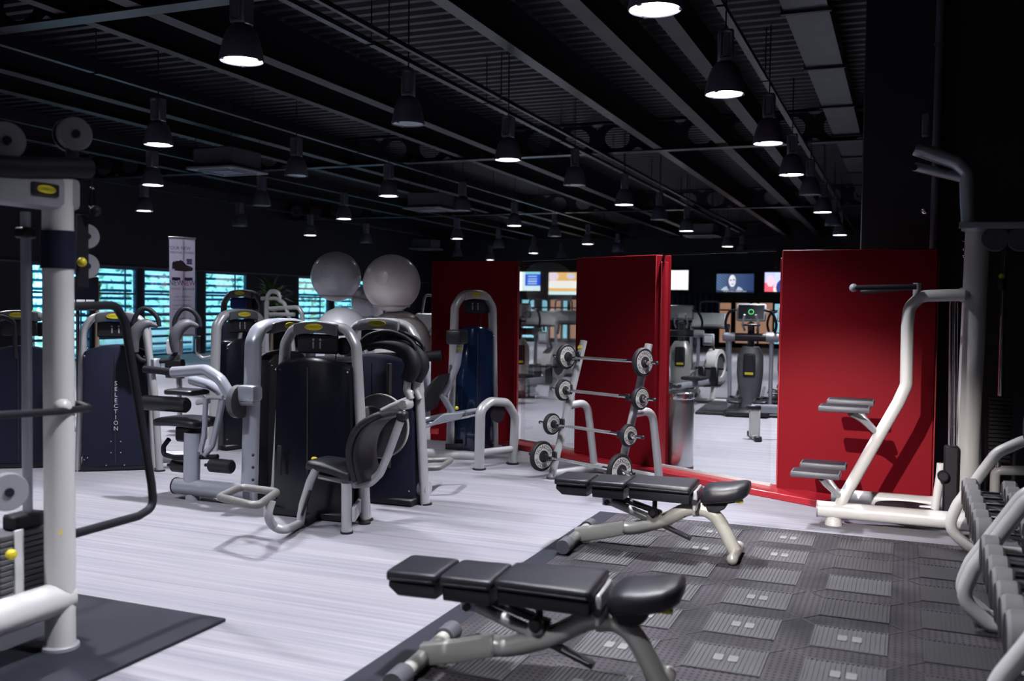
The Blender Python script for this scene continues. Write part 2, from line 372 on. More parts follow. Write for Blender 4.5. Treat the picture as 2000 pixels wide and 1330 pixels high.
# lettering, cached as flat meshes before the scene fills up
GLY = {}
def glyphs(bodies):
    for b in bodies:
        cu = bpy.data.curves.new('t', 'FONT'); cu.body = b; cu.size = 1; cu.align_x = 'CENTER'; cu.align_y = 'CENTER'; cu.resolution_u = 2
        ob = put(bpy.data.objects.new('t', cu)); dg = bpy.context.evaluated_depsgraph_get()
        me = bpy.data.meshes.new_from_object(ob.evaluated_get(dg)); GLY[b] = ([v.co.copy() for v in me.vertices], [tuple(p.vertices) for p in me.polygons])
        bpy.data.meshes.remove(me); bpy.data.objects.remove(ob); bpy.data.curves.remove(cu)
def letters(name, body, size, mtx, m, parent, wid=1.0):
    V, Fc = GLY[body]; return rawmesh(name, [mtx @ Vector((v.x * size * wid, v.y * size, 0)) for v in V], Fc, m, parent)
glyphs(list('SELECTIONHGYMR') + ['TECHNOGYM', 'YOUR NEW', 'PERSONAL TRAINERS', 'NEW', 'BALANCE', 'MONEY', 'CATE', '+ Add 1 FRIEND +', '+ Add 2 FRIENDS +', '£55', 'Shop in now available here', '100% IMPERIAL FIT', 'FOR MORE INFO', 'get one free training session'])
# ================================================================== the hall
SLOPE = 0.0094
def zs(z0, Y): return z0 - SLOPE * (Y - 6)
def Gs(px, py, z0):
    d = ray(px, py); t = (z0 + 6 * SLOPE - EYE) / (d.z + SLOPE * d.y); return EYEV + d * t
XL, XR, YF, YB = -19.5, 3.2, -6.0, 38.0
LZ = 3.65                            # mouth of the lamps
def struct(name, mb, m, label, parent=None):
    o = obj(name, mb, m, parent)
    if parent is None: tag(o, label, None, None, 'structure')
    return o
struct('floor', MB().box(((XL + XR) / 2, (YF + YB) / 2, -0.05), (XR - XL + 0.4, YB - YF + 0.4, 0.1)), 'floor', 'pale lavender grey floor with fine streaks running across the hall')
# corrugated deck, ribs across the hall
mb = MB(); V = []; y = YF
prof = ((0, 0), (0.10, 0), (0.13, -0.06), (0.22, -0.06), (0.25, 0))
vs = []
while y < YB + 0.2:
    for a, h in prof[:4]: vs.append((y + a, zs(5.15, y + a) + h))
    y += 0.25
A = [mb.bm.verts.new((XL - 0.2, p[0], p[1])) for p in vs]; B = [mb.bm.verts.new((XR + 0.2, p[0], p[1])) for p in vs]
for i in range(len(vs) - 1): mb.bm.faces.new((A[i], A[i + 1], B[i + 1], B[i]))
struct('ceiling', mb, 'deck', 'dark ribbed metal roof deck above the beams')
mb = MB(); mb.box(((XL + XR) / 2, (YF + YB) / 2, 5.75), (XR - XL + 0.6, YB - YF + 0.6, 0.1)); struct('roof_slab', mb, 'wall_black', 'dark roof slab above the metal deck')

# walls
WT = 2.45
struct('wall_back', MB().box(((XL + XR) / 2, YB + 0.1, 2.75), (XR - XL, 0.2, 5.7)), 'wall_black', 'black back wall behind the cardio machines')
struct('wall_front', MB().box(((XL + XR) / 2, YF - 0.1, 2.75), (XR - XL, 0.2, 5.7)), 'wall_dark', 'dark wall closing the near end of the hall')
struct('wall_right', MB().box((XR + 0.1, (YF + YB) / 2, 2.75), (0.2, YB - YF, 5.7)), 'wall_black', 'black wall beside the dumbbell racks')
bx0 = Pl((0, 9.35, 0), 0)(1682, 400).x; bx1 = Pl((0, 9.35, 0), 0)(1832, 400).x
struct('wall_pier', MB().box(((bx0 + bx1) / 2, 9.65, 2.75), (bx1 - bx0, 0.6, 5.7), 0.01), 'wall_dark', 'dark grey pier rising behind the red panel by the chin-up station')
struct('wall_side', MB().box(((bx1 + XR) / 2, 9.6, 2.75), (XR - bx1, 0.3, 5.7)), 'wall_black', 'black wall behind the chin-up station column')
# window wall on the left
bays = [(60, 100), (108, 180), (186, 270), (280, 386), (400, 484), (582, 644), (652, 718), (726, 790)]
BY = [(PX(a, XL).y, PX(b, XL).y) for a, b in bays]
mb = MB(); mb.box((XL - 0.03, (YF + YB) / 2, (WT + 5.7) / 2), (0.06, YB - YF, 5.7 - WT)); edges = [YF] + [v for p in BY for v in p] + [YB]
for i in range(0, len(edges), 2):
    a, b = edges[i], edges[i + 1]; mb.box((XL - 0.03, (a + b) / 2, WT / 2), (0.06, b - a, WT))
struct('wall_left', mb, 'wall_dark', 'dark wall above and between the slatted windows')
struct('trim_1', MB().box((XL + 0.03, (YF + YB) / 2, WT + 0.02), (0.06, YB - YF - 0.4, 0.04), 0.008), 'lamp_body', 'thin grey ledge running above the windows')
slat_me = None
for k, (a, b) in enumerate(BY):
    wn = thing('window_%d' % (k + 1), 'tall window with outside slats glowing cyan', None, (XL - 0.06, (a + b) / 2, 0), kind='structure'); L_ = b - a
    f = MB()
    for yy in (-L_ / 2 + 0.04, L_ / 2 - 0.04): f.box((0, yy, WT / 2), (0.1, 0.08, WT), 0.008)
    for zz in (0.04, 0.56, 1.16, 1.74, WT - 0.03): f.box((0, 0, zz), (0.09, L_ - 0.16, 0.06), 0.006)
    f.box((0.01, L_ * 0.22, WT / 2), (0.05, 0.03, WT - 0.1), 0.004)
    obj('window_frame', f, 'window_frame', wn)
    obj('pane', MB().box((-0.02, 0, WT / 2), (0.008, L_ - 0.14, WT - 0.08)), 'window_glass', wn)
    for j in range(11):
        s = obj('slat', MB().box((-0.16, 0, 0.13 + j * 0.212), (0.03, L_ - 0.02, 0.075), 0.006), 'frosted_slat', wn)
# outside: paving and foliage
struct('terrace_ground', MB().box((XL - 12.5, 20, -0.08), (24, 60, 0.1)), 'pave', 'pale paved ground outside the windows')
V = []; Fc = []; rnd = random.Random(3)
for i in range(5200):
    zc_ = rnd.random() ** 0.9 * 5.5; yc = rnd.uniform(6, 46); xc = XL - 5.0 - rnd.random() * 2.6 - 0.6 * math.sin(yc * 1.7)
    if rnd.random() < 0.35 * (math.sin(yc * 0.9) * 0.5 + 0.5) and zc_ > 1.2: continue
    a = Vector((rnd.gauss(0, 1), rnd.gauss(0, 1), rnd.gauss(0, 1))).normalized(); b_ = a.cross(Vector((rnd.gauss(0, 1), rnd.gauss(0, 1), rnd.gauss(0, 1)))).normalized()
    s_ = rnd.uniform(0.08, 0.2); c_ = Vector((xc, yc, zc_)); n = len(V)
    V += [c_ - a * s_, c_ + b_ * s_ * 0.5, c_ + a * s_, c_ - b_ * s_ * 0.5]; Fc.append((n, n + 1, n + 2, n + 3))
o = rawmesh('hedge_foliage', V, Fc, 'leaf_out'); tag(o, 'sunlit green foliage outside the slatted windows', 'foliage', None, 'stuff')

# ---------------------------------------------------------------- roof steel
def cellular(name, Y, X0, X1, zb, label, holes=True):
    r = thing(name, label, None, (0, Y, zs(0, Y)), kind='structure')
    top = 5.07; h = top - zb; cell = 0.78; R = 0.24; m_ = MB(); x = X0; bm = m_.bm
    while x < X1:
        cx_, cz = x + cell / 2, zb + h * 0.5; ring = []; sqr = []
        for j in range(16):
            a = 2 * PI * j / 16 + PI / 16; ca, sa = math.cos(a), math.sin(a); k_ = 1 / max(abs(ca), abs(sa))
            ring.append(bm.verts.new((cx_ + R * ca, 0, cz + R * sa * min(1, h / 0.62)))); sqr.append(bm.verts.new((cx_ + cell / 2 * ca * k_, 0, cz + h / 2 * sa * k_)))
        for j in range(16): bm.faces.new((sqr[j], sqr[(j + 1) % 16], ring[(j + 1) % 16], ring[j]))
        x += cell
    obj('web', m_, 'beam_steel', r)
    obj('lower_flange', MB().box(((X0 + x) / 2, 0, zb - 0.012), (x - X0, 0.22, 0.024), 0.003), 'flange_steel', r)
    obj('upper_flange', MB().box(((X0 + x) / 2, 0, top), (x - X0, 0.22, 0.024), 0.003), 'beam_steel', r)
BEAMY = []
for i, (px, py, w_) in enumerate(((424, 0, 'over the exercise machines'), (1200, 297, 'carrying the nearer lamp rows'), (1200, 412, 'beyond the red partition'), (1340, 463, 'near the far wall'))):
    BEAMY.append(Gs(px, py, 4.55).y); cellular('roof_beam', BEAMY[-1], XL, -0.2 if i else 2.4, 4.55, 'steel roof beam with round web openings ' + w_)
for X, zb, wd, mt_, wh in ((-4.27, 4.57, 0.16, 'flange_steel', 'between the middle lamp rows'), (-3.12, 4.60, 0.2, 'beam_steel', 'over the benches'), (-2.38, 4.60, 0.2, 'beam_steel', 'over the rubber mat'), (-7.26, 4.57, 0.2, 'beam_steel', 'over the press machine'), (-8.23, 4.60, 0.14, 'beam_steel', 'beside the ceiling cassette'), (-10.90, 4.57, 0.2, 'beam_steel', 'over the ball stand'), (-12.03, 4.60, 0.2, 'beam_steel', 'over the adjustable machines'), (-14.98, 4.57, 0.2, 'beam_steel', 'nearer the windows')):
    r = thing('roof_joist', 'dark steel roof joist ' + wh, None, (X, 15, 0), kind='structure')
    Y0, Y1 = 3.0, YB
    def slope_box(x0, x1, z0, z1):
        q = MB(); bm = q.bm; vs = [bm.verts.new((x, yy - 15, zs(z, yy))) for yy in (Y0, Y1) for z in (z0, z1) for x in (x0, x1)]
        for f_ in ((0, 1, 3, 2), (4, 6, 7, 5), (0, 4, 5, 1), (2, 3, 7, 6), (0, 2, 6, 4), (1, 5, 7, 3)): bm.faces.new([vs[i_] for i_ in f_])
        return q
    obj('lower_flange', slope_box(-wd / 2, wd / 2, zb - 0.02, zb), mt_, r); obj('web', slope_box(-0.006, 0.006, zb, 5.09), 'beam_steel', r)
for X, z_, dx in ((-1.70, 4.44, 0.075), (-5.47, 4.42, 0.08), (-5.25, 4.46, 0.05), (-9.4, 4.42, 0.08), (-13.1, 4.42, 0.08), (-17.3, 4.42, 0.08)):
    r = thing('cable_tray', 'slim metal lighting trunking hung under the roof along a lamp row', None, (X, 15, 0), group='lighting trunking', kind='structure')
    for seg in range(10):
        ya = 3.0 + seg * 3.1; yb_ = ya + 3.04; q = MB(); bm = q.bm
        vs = [bm.verts.new((x, yy - 15, zs(z, yy))) for yy in (ya, yb_) for z in (z_, z_ + 0.05) for x in (-dx / 2, dx / 2)]
        for f_ in ((0, 1, 3, 2), (4, 6, 7, 5), (0, 4, 5, 1), (2, 3, 7, 6), (0, 2, 6, 4), (1, 5, 7, 3)): bm.faces.new([vs[i_] for i_ in f_])
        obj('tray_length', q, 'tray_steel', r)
    q = MB()
    for seg in range(11): q.rod((0, 3.0 + seg * 3.1 - 15, zs(z_ + 0.05, 3 + seg * 3.1)), (0, 3.0 + seg * 3.1 - 15, zs(5.12, 3 + seg * 3.1)), 0.008, 6)
    obj('hanger', q, 'tray_steel', r)
# perforated air duct on the right
r = thing('air_duct', 'perforated flat metal air duct running under the roof deck', 'duct', (-1.02, 13, 0))
cuts = sorted([4.0, 26.0] + [v for Yb in BEAMY for v in (Yb - 0.13, Yb + 0.13) if 4.2 < v < 25.8])
for ci in range(0, len(cuts) - 1, 2):
    n_ = max(1, round((cuts[ci + 1] - cuts[ci]) / 2.4)); st_ = (cuts[ci + 1] - cuts[ci]) / n_
    for k_ in range(n_):
        ya, yb_ = cuts[ci] + st_ * k_, cuts[ci] + st_ * (k_ + 1) - 0.06
        q2 = MB(); bm = q2.bm
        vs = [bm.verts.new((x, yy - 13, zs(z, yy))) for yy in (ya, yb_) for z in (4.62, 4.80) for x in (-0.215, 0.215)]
        for f_ in ((0, 1, 3, 2), (4, 6, 7, 5), (0, 4, 5, 1), (2, 3, 7, 6), (0, 2, 6, 4), (1, 5, 7, 3)): bm.faces.new([vs[i_] for i_ in f_])
        obj('duct_length', q2, 'tray_steel', r); obj('joint_band', MB().box((0, yb_ + 0.02 - 13, zs(4.71, yb_)), (0.49, 0.06, 0.24)), 'beam_steel', r)
        obj('duct_hanger', MB().rod((0, ya + 0.6 - 13, zs(4.78, ya)), (0, ya + 0.6 - 13, zs(5.10, ya)), 0.008, 6), 'beam_steel', r)

# vertical pipe on the pier
pp = Pl((0, 9.2, 0), 0)
r = thing('wall_pipe', 'grey vertical pipe rising beside the dark pier', 'pipe', (pp(1826, 400).x, 9.28, 0))
obj('pipe', MB().rod((0, 0, 0.02), (0, 0, 5.05), 0.035, 12), 'lamp_body', r)
for z in (2.1, 3.0, 3.9): obj('clamp', MB().lathe([(0.043, 0), (0.043, 0.03)], 12, Matrix.Translation((0, 0, z))), 'grey_plastic', r)
p1 = pp(1808, 245); based('junction_box', MB().box(p1, (0.06, 0.08, 0.2), 0.008), 'lamp_body', p1, 'small grey junction box beside the vertical pipe', 'box')
p1 = pp(1806, 412); based('alarm_dome', MB().ball(p1, 0.035, 12), 'chrome', p1, 'small glassy dome fitting on the dark pier', 'fitting')

# ---------------------------------------------------------------- lamps
LIT = [(1279, 20), (472, 120), (1415, 185), (1500, 280), (1546, 342), (1607, 415), (1641, 460), (317, 285), (298, 362), (287, 413), (990, 312), (762, 384), (672, 428), (606, 460), (1003, 441), (895, 467), (1218, 400), (1148, 477), (1342, 452), (1421, 482), (1043, 495), (957, 508)]
OFF = [(797, 243), (576, 343), (511, 402), (464, 441), (718, 475), (1124, 363), (1289, 430), (1083, 462), (975, 484), (892, 500), (1205, 491), (1097, 505), (1583, 382), (1627, 440), (1449, 495), (903, 412)]
def lamp_proto(lit):
    r = thing('high_bay_lamp', 'l', 'lamp')
    obj('lamp_shade', MB().ring_lathe([(0.157, 0.0), (0.163, 0.0), (0.166, 0.012), (0.155, 0.07), (0.138, 0.15), (0.112, 0.22), (0.075, 0.265), (0.06, 0.27), (0.06, 0.262), (0.10, 0.215), (0.128, 0.145), (0.146, 0.07), (0.157, 0.02)], 28), 'lamp_body', r)
    b = obj('gear_box', MB().box((0, 0, 0.40), (0.125, 0.15, 0.26), 0.012), 'lamp_body', r)
    obj('box_cover', MB().box((0, -0.078, 0.40), (0.085, 0.01, 0.22), 0.02), 'ac_body', b)
    obj('neck', MB().lathe([(0.045, 0.26), (0.045, 0.30)], 12), 'beam_steel', r)
    obj('hook', MB().tube([(0, 0, 0.52), (0, 0, (5.088 - LZ) / 1.139)], 0.007, 8), 'beam_steel', r)
    obj('lens', MB().lathe([(0.0, 0.004), (0.08, 0.004), (0.150, 0.006), (0.153, 0.014), (0.0, 0.03)], 28), 'lamp_lens_lit' if lit else 'lamp_lens_off', r)
    for i in range(3): obj('clip', MB().box((0.155, 0, 0.008), (0.024, 0.03, 0.03), 0.004, Matrix.Rotation(i * 2 * PI / 3, 4, 'Z')), 'lamp_body', r)
    return r
def spot(loc, e):
    ld = bpy.data.lights.get('lamp_light') or bpy.data.lights.new('lamp_light', 'SPOT')
    ld.energy = LAMP_W; ld.spot_size = math.radians(110); ld.spot_blend = 0.9; ld.shadow_soft_size = 0.10; ld.color = LAMP_C
    o = put(bpy.data.objects.new('lamp_light', ld)); o.location = loc; return o
PL = {True: lamp_proto(True), False: lamp_proto(False)}; used = set()
EXTRA = [(-1.7, 3.7), (-5.35, 3.8), (-5.35, 0.8), (-1.7, 0.7), (-9.3, 7.2), (-9.3, 3.9), (-13, 10.3)]
def hang(p, lit):
    ph = (p.y - YF) % 0.25                # hang from the low flute of the deck
    if p.y > 10 and not 0.13 < ph < 0.22: p = Vector((p.x, p.y + (0.175 - ph if ph > 0.05 else -0.075 - ph) * 0.8, p.z))
    o = PL[lit] if lit not in used else copy_tree(PL[lit]); used.add(lit)
    o.location = p; o.scale = (1.139,) * 3; o.rotation_euler.z = random.uniform(0, 0.4)
    o['row'] = 'the row beside the dark pier' if p.x > -3.2 else 'the second row from the pier' if p.x > -7.2 else 'the middle row' if p.x > -11.6 else 'the second row from the windows' if p.x > -15.4 else 'the row along the windows'
    o['lit'] = lit
    if lit: spot(p + Vector((0, 0, -0.012)), 1)
    return o
ALL = [hang(Gs(px, py, LZ), True) for px, py in LIT] + [hang(Gs(px, py, LZ), False) for px, py in OFF] + [hang(Vector((x, y, zs(LZ, y))), True) for x, y in EXTRA]
rows = {}
for o in ALL: rows.setdefault(o['row'], []).append(o)
ORD = ['last', 'second', 'third', 'fourth', 'fifth', 'sixth', 'seventh', 'eighth', 'ninth', 'tenth', 'eleventh', 'twelfth', 'thirteenth']
for rw_, L_ in rows.items():
    for i, o in enumerate(sorted(L_, key=lambda o: -o.location.y)):
        o['label'] = ('lit' if o['lit'] else 'unlit') + ' bell lamp, ' + ('the one nearest the far wall in ' if i == 0 else ORD[i] + ' from the far wall in ') + rw_
        o['group'] = 'bell lamps in ' + rw_; del o['row']; del o['lit']

# ---------------------------------------------------------------- ceiling cassettes
for px, py, wh, z in ((445, 335, 'above the curved-handle machine', 3.92), (842, 410, 'above the balls', 3.92), (832, 487, 'beyond the balls near the far wall', 3.92), (1372, 462, 'beyond the glass partition', 3.92)):
    p = Gs(px, py, z); r = thing('ceiling_cassette', 'dark square ceiling air conditioning cassette ' + wh, 'air conditioner', p, 0)
    obj('casing', MB().box((0, 0, 0.20), (0.82, 0.82, 0.34), 0.02), 'ac_body', r)
    obj('fascia', MB().box((0, 0, 0.015), (1.0, 1.0, 0.05), 0.015), 'ac_grille', r)
    obj('intake_grille', MB().box((0, 0, -0.016), (0.5, 0.5, 0.016), 0.006), 'lamp_body', r)
    for i in range(4):
        R_ = Matrix.Rotation(i * PI / 2, 4, 'Z'); obj('vent_flap', MB().box((0, 0.37, -0.014), (0.6, 0.08, 0.012), 0.004, mtx=R_), 'flange_steel', r)
        obj('suspension_rod', MB().rod(R_ @ Vector((0.38, 0.38, 0.3)), R_ @ Vector((0.38, 0.38, 1.12)), 0.007, 6), 'beam_steel', r)

# ---------------------------------------------------------------- red partition and glass
ga, gb = G(1015, 870), G(1505, 962); ANG = math.degrees(math.atan2(gb.y - ga.y, gb.x - ga.x)); GP = Pl(ga, ANG); PH = 2.08
def on_line(px, py=900): return GP(px, py)
def panel(name, a, b, th, label, off=0.0, zb=0.0):
    a = Vector((a.x, a.y, 0)); b = Vector((b.x, b.y, 0)); d = (b - a); c = (a + b) / 2
    r = thing(name, label, 'panel', (c.x, c.y, 0), math.atan2(d.y, d.x))
    obj('board', MB().box((0, off, (PH + zb) / 2), (d.length, th, PH - zb), 0.006), 'red_panel', r)
    obj('edge_strip', MB().box((d.length / 2 + 0.008, off, PH / 2), (0.016, th * 0.45, PH - 0.13), 0.003), 'red_sill', r)
    obj('edge_strip', MB().box((-d.length / 2 - 0.008, off, PH / 2), (0.016, th * 0.45, PH - 0.13), 0.003), 'red_sill', r)
    return r
pA = Pl((ga.x, ga.y, 0), 0); a0 = pA(846, 700)
panel('partition_panel', a0, ga + Vector((-0.05, 0, 0)), 0.12, 'dark red partition panel behind the leg press')
b0, b1 = on_line(1135), on_line(1290)
panel('partition_panel', b0, b1, 0.22, 'red partition panel behind the barbell rack', 0.0, 0.057)
cpl = Pl((gb.x, gb.y, 0), 0); c0 = cpl(1516, 900); c1 = cpl(1826, 700)
panel('partition_panel', c0 + Vector((0.02, 0, 0)), c1, 0.12, 'wide bright red partition panel beside the chin-up station')
for i, (p, q, wh) in enumerate(((ga, b0, 'left of the barbell rack'), (b1, gb, 'in front of the steel bin'))):
    p = Vector((p.x, p.y, 0)); q = Vector((q.x, q.y, 0)); d = q - p; c = (p + q) / 2
    r = thing('glass_screen', 'clear frameless glass screen ' + wh, 'glass', (c.x, c.y, 0), math.atan2(d.y, d.x))
    obj('pane', MB().box((0, 0, PH / 2 + 0.04), (d.length - 0.02, 0.012, PH - 0.08)), 'glass', r)
    obj('top_rail', MB().box((0, 0, PH + 0.005), (d.length, 0.03, 0.02)), 'flange_steel', r)
    obj('bottom_channel', MB().box((0, 0, 0.068), (d.length, 0.025, 0.022)), 'white_paint', r)
d = (gb - ga).normalized(); nn = Vector((d.y, -d.x, 0)); ext = 0.62
s0, s1 = ga - d * 0.05, gb + d * ext; c = (s0 + s1) / 2 + nn * 0.06; c.z = 0
o = MB().box((0, 0, 0.028), ((s1 - s0).length, 0.32, 0.056), 0.006); o = obj('plinth', o, 'red_sill'); o.location = c; o.rotation_euler.z = math.atan2(d.y, d.x)
tag(o, 'low glossy red plinth running under the glass screens', 'plinth')

# ---------------------------------------------------------------- back wall: windows, curtain, screens
bw = Pl((0, YB, 0), 0)
def quad_at(px0, py0, px1, py1, off=0): a, b = bw(px0, py0, off), bw(px1, py1, off); return a, b
k = len(bays)
for px0, px1, py0, py1, m_ in ((1405, 1428, 590, 702, 'peach'), (1436, 1464, 590, 702, 'peach'), (1469, 1479, 590, 702, 'peach'), (1482, 1509, 590, 702, 'peach'), (1512, 1530, 592, 700, 'slatw'), (1019, 1044, 584, 700, 'slatw'), (1058, 1070, 584, 700, 'slatw'), (1074, 1096, 584, 700, 'peach'), (1099, 1109, 584, 700, 'slatw'), (1113, 1136, 584, 700, 'peach')):
    a, b = quad_at(px0, py0, px1, py1); k += 1; zt = a.z; zb_ = 0.15; L_ = b.x - a.x
    r = thing('window_%d' % k, 'narrow far window with a glowing blind', None, ((a.x + b.x) / 2, YB - 0.02, 0), kind='structure')
    f = MB()
    for xx in (-L_ / 2, L_ / 2): f.box((xx, 0, (zt + zb_) / 2), (0.07, 0.08, zt - zb_ + 0.1), 0.006)
    for zz in (zb_, 1.45, zt): f.box((0, 0, zz), (L_, 0.07, 0.06), 0.006)
    obj('window_frame', f, 'wall_black', r)
    obj('blind' if m_ == 'peach' else 'pane', MB().box((0, 0.01, (zt + zb_) / 2), (L_, 0.02, zt - zb_)), 'peach' if m_ == 'peach' else 'sky_pane', r)

# spotlight on a roof bracket behind the viewer, washing the wide red panel (its sharp shadows show in the room)
sp_ = Vector((-1.35, -0.9, 3.75)); aim = Vector((-0.5, 8.4, 0.0)); dv = (aim - sp_).normalized()
r = thing('spotlight', 'black track spotlight on a bracket aimed at the wide red panel', 'lamp', sp_)
fr_ = frame((0, 0, 0), (1, 0, 0), -dv)
obj('lamp_can', MB().ring_lathe([(0.075, 0.0), (0.085, 0.0), (0.085, 0.2), (0.05, 0.26), (0.04, 0.26), (0.07, 0.19)], 20, fr_), 'beam_steel', r); obj('lens', MB().lathe([(0.072, 0.03), (0.072, 0.035)], 20, fr_), 'lamp_lens_lit', r)
obj('bracket', MB().rod(fr_ @ Vector((0, 0, 0.24)), fr_ @ Vector((0, 0, 0.24)) + Vector((0, 0, 1.15)), 0.012, 8), 'beam_steel', r)
ld = bpy.data.lights.new('spotlight_beam', 'SPOT'); ld.energy = 6400; ld.spot_size = math.radians(17); ld.spot_blend = 0.8; ld.shadow_soft_size = 0.03; ld.color = (1, 0.93, 0.88)
o = put(bpy.data.objects.new('spotlight_beam', ld)); o.location = sp_ + dv * 0.02; o.rotation_euler = dv.to_track_quat('-Z', 'Y').to_euler()
# curtain and screens on the back wall
a, b = quad_at(1296, 574, 1400, 720, -0.2)
m_ = MB(); bm = m_.bm; rows = []
for j in range(61):
    t = j / 60; x = a.x + (b.x - a.x) * t; yy = YB - 0.22 + 0.05 * math.sin(t * 60)
    rows.append((bm.verts.new((x, yy, 0.03)), bm.verts.new((x, yy, a.z))))
for j in range(60): bm.faces.new((rows[j][0], rows[j + 1][0], rows[j + 1][1], rows[j][1]))
bmesh.ops.solidify(bm, geom=bm.faces[:], thickness=0.02)
based('curtain', m_, 'curtain', ((a.x + b.x) / 2, YB - 0.22, 0), 'dark blue pleated curtain hanging on the far wall under the white screen', 'curtain', sharp=80)
def screen(px0, py0, px1, py1, fn, label, extra=None, nx=64, ny=36):
    a, b = quad_at(px0, py0, px1, py1, -0.12); W_, H_ = b.x - a.x, a.z - b.z; cx_, cz = (a.x + b.x) / 2, (a.z + b.z) / 2
    r = thing('television', label, 'television', (cx_, YB - 0.13, cz - H_ / 2))
    obj('casing', MB().box((0, 0.035, H_ / 2), (W_ + 0.12, 0.06, H_ + 0.12), 0.01), 'tv_body', r)
    obj('wall_bracket', MB().box((0, 0.09, H_ / 2), (0.3, 0.06, 0.3), 0.01), 'tv_body', r)
    V = [(-W_ / 2 + W_ * i / nx, -0.0, H_ * j / ny) for j in range(ny + 1) for i in range(nx + 1)]
    Fc = [(j * (nx + 1) + i, j * (nx + 1) + i + 1, (j + 1) * (nx + 1) + i + 1, (j + 1) * (nx + 1) + i) for j in range(ny) for i in range(nx)]
    s = rawmesh('screen', V, Fc, 'screen_picture', r); at = s.data.color_attributes.new('Col', 'FLOAT_COLOR', 'POINT')
    buf = []
    for j in range(ny + 1):
        for i in range(nx + 1): c_ = fn(i / nx, j / ny); buf += [c_[0], c_[1], c_[2], 1.0]
    at.data.foreach_set('color', buf)
    if extra: extra(r, W_, H_)
    return r
def hsh(u, v): return math.sin(u * 37.1 + v * 91.7) * math.sin(u * 63.3 - v * 29.1)
def el(u, v, cu, cv, ru, rv): return ((u - cu) / ru) ** 2 + ((v - cv) / rv) ** 2 < 1
def scr_portrait(u, v):
    n_ = 0.5 + 0.5 * hsh(u * 0.6, v * 0.6)
    c = (0.02 + 0.10 * n_ * (1 - u), 0.04 + 0.16 * n_ * (1 - u), 0.12 + 0.22 * n_ * (1 - u))
    if el(u, v, 0.42, 0.06, 0.30, 0.30): c = (0.40, 0.45, 0.58)
    if el(u, v, 0.43, 0.55, 0.17, 0.52): c = (0.05, 0.07, 0.15)
    if el(u, v, 0.43, 0.20, 0.07, 0.25): c = (0.10, 0.12, 0.22)
    if el(u, v, 0.425, 0.62, 0.095, 0.33):
        s = 0.75 - 1.5 * abs(u - 0.40); c = (s, s, s * 1.08)
        if el(u, v, 0.385, 0.66, 0.028, 0.035) or el(u, v, 0.465, 0.68, 0.026, 0.035): c = (0.06, 0.07, 0.15)
        if el(u, v, 0.43, 0.44, 0.035, 0.025): c = (0.22, 0.14, 0.24)
        if el(u, v, 0.435, 0.55, 0.012, 0.05): c = (0.45, 0.47, 0.6)
    if v < 0.11: c = (0.02, 0.03, 0.07)
    return c
def cap_text(r, W_, H_): letters('caption', 'Shop in now available here', H_ * 0.115, frame((-0.0, -0.004, H_ * 0.055), (1, 0, 0), (0, -1, 0)), 'caption_white', r)
mat('caption_white', (0.8, 0.8, 0.8), 0.5, emit=(0.9, 0.9, 0.95), estr=0.8)
def scr_studio(u, v):
    c = (0.55, 0.60, 0.95) if v > 0.5 else (0.75, 0.55, 0.85)
    if v < 0.22: c = (0.85, 0.72, 0.62)
    if u < 0.3 and v < 0.45: c = (0.85, 0.12, 0.18)
    if el(u, v, 0.20, 0.55, 0.13, 0.3): c = (0.9, 0.6, 0.75)
    if el(u, v, 0.62, 0.20, 0.22, 0.44): c = (0.03, 0.05, 0.22)
    if el(u, v, 0.70, 0.25, 0.05, 0.35): c = (0.65, 0.78, 0.95)
    if el(u, v, 0.66, 0.66, 0.09, 0.17): c = (0.70, 0.42, 0.34)
    if el(u, v, 0.64, 0.77, 0.10, 0.08): c = (0.03, 0.03, 0.05)
    return c
def scr_white(u, v):
    c = (0.88, 0.95, 0.97) if u < 0.85 else (0.93, 0.97, 0.9)
    if 0.34 < v < 0.50 and 0.12 < u < 0.42 and hsh(u * 2, v * 1.2) > 0.05: c = (0.03, 0.06, 0.10)
    if 0.08 < v < 0.13 and u < 0.34: c = (0.05, 0.12, 0.15)
    return c
def scr_list(u, v):
    c = (0.78, 0.95, 1.0)
    if u > 0.46 and v > 0.25:
        c = (0.02, 0.10, 0.75)
        if (v * 7.5) % 1 > 0.5 and 0.55 < u < 0.88: c = (0.45, 0.68, 1.0)
        if v > 0.88: c = (0.3, 0.75, 0.85)
    return c
def scr_food(u, v):
    n_ = 0.5 + 0.5 * hsh(u * 1.0, v * 0.7); c = (0.9, 0.35 + 0.35 * n_, 0.08 + 0.3 * n_ * n_)
    if el(u, v, 0.12, 0.82, 0.16, 0.2): c = (0.9, 0.75, 0.85)
    if el(u, v, 0.62, 0.83, 0.12, 0.13): c = (0.75, 0.68, 0.85)
    if 0.28 < v < 0.62: c = (1.0, 0.97, 0.92)  # white bar of light lying over the screen, painted into the picture
    if v < 0.14: c = (0.75, 0.95, 1.0)
    return c
screen(1284, 528, 1344, 566, scr_white, 'wall television with an almost white picture beyond the glass')
screen(1400, 535, 1472, 571, scr_portrait, 'wall television showing a pale face with dark hair', cap_text, 96, 54)
screen(1494, 532, 1550, 570, scr_studio, 'wall television showing a studio guest in dark suit')
screen(1001, 531, 1055, 568, scr_list, 'wall television showing a blue list on white')
screen(1072, 532, 1142, 576, scr_food, 'wall television showing orange food picture with a painted-in white bar of light')

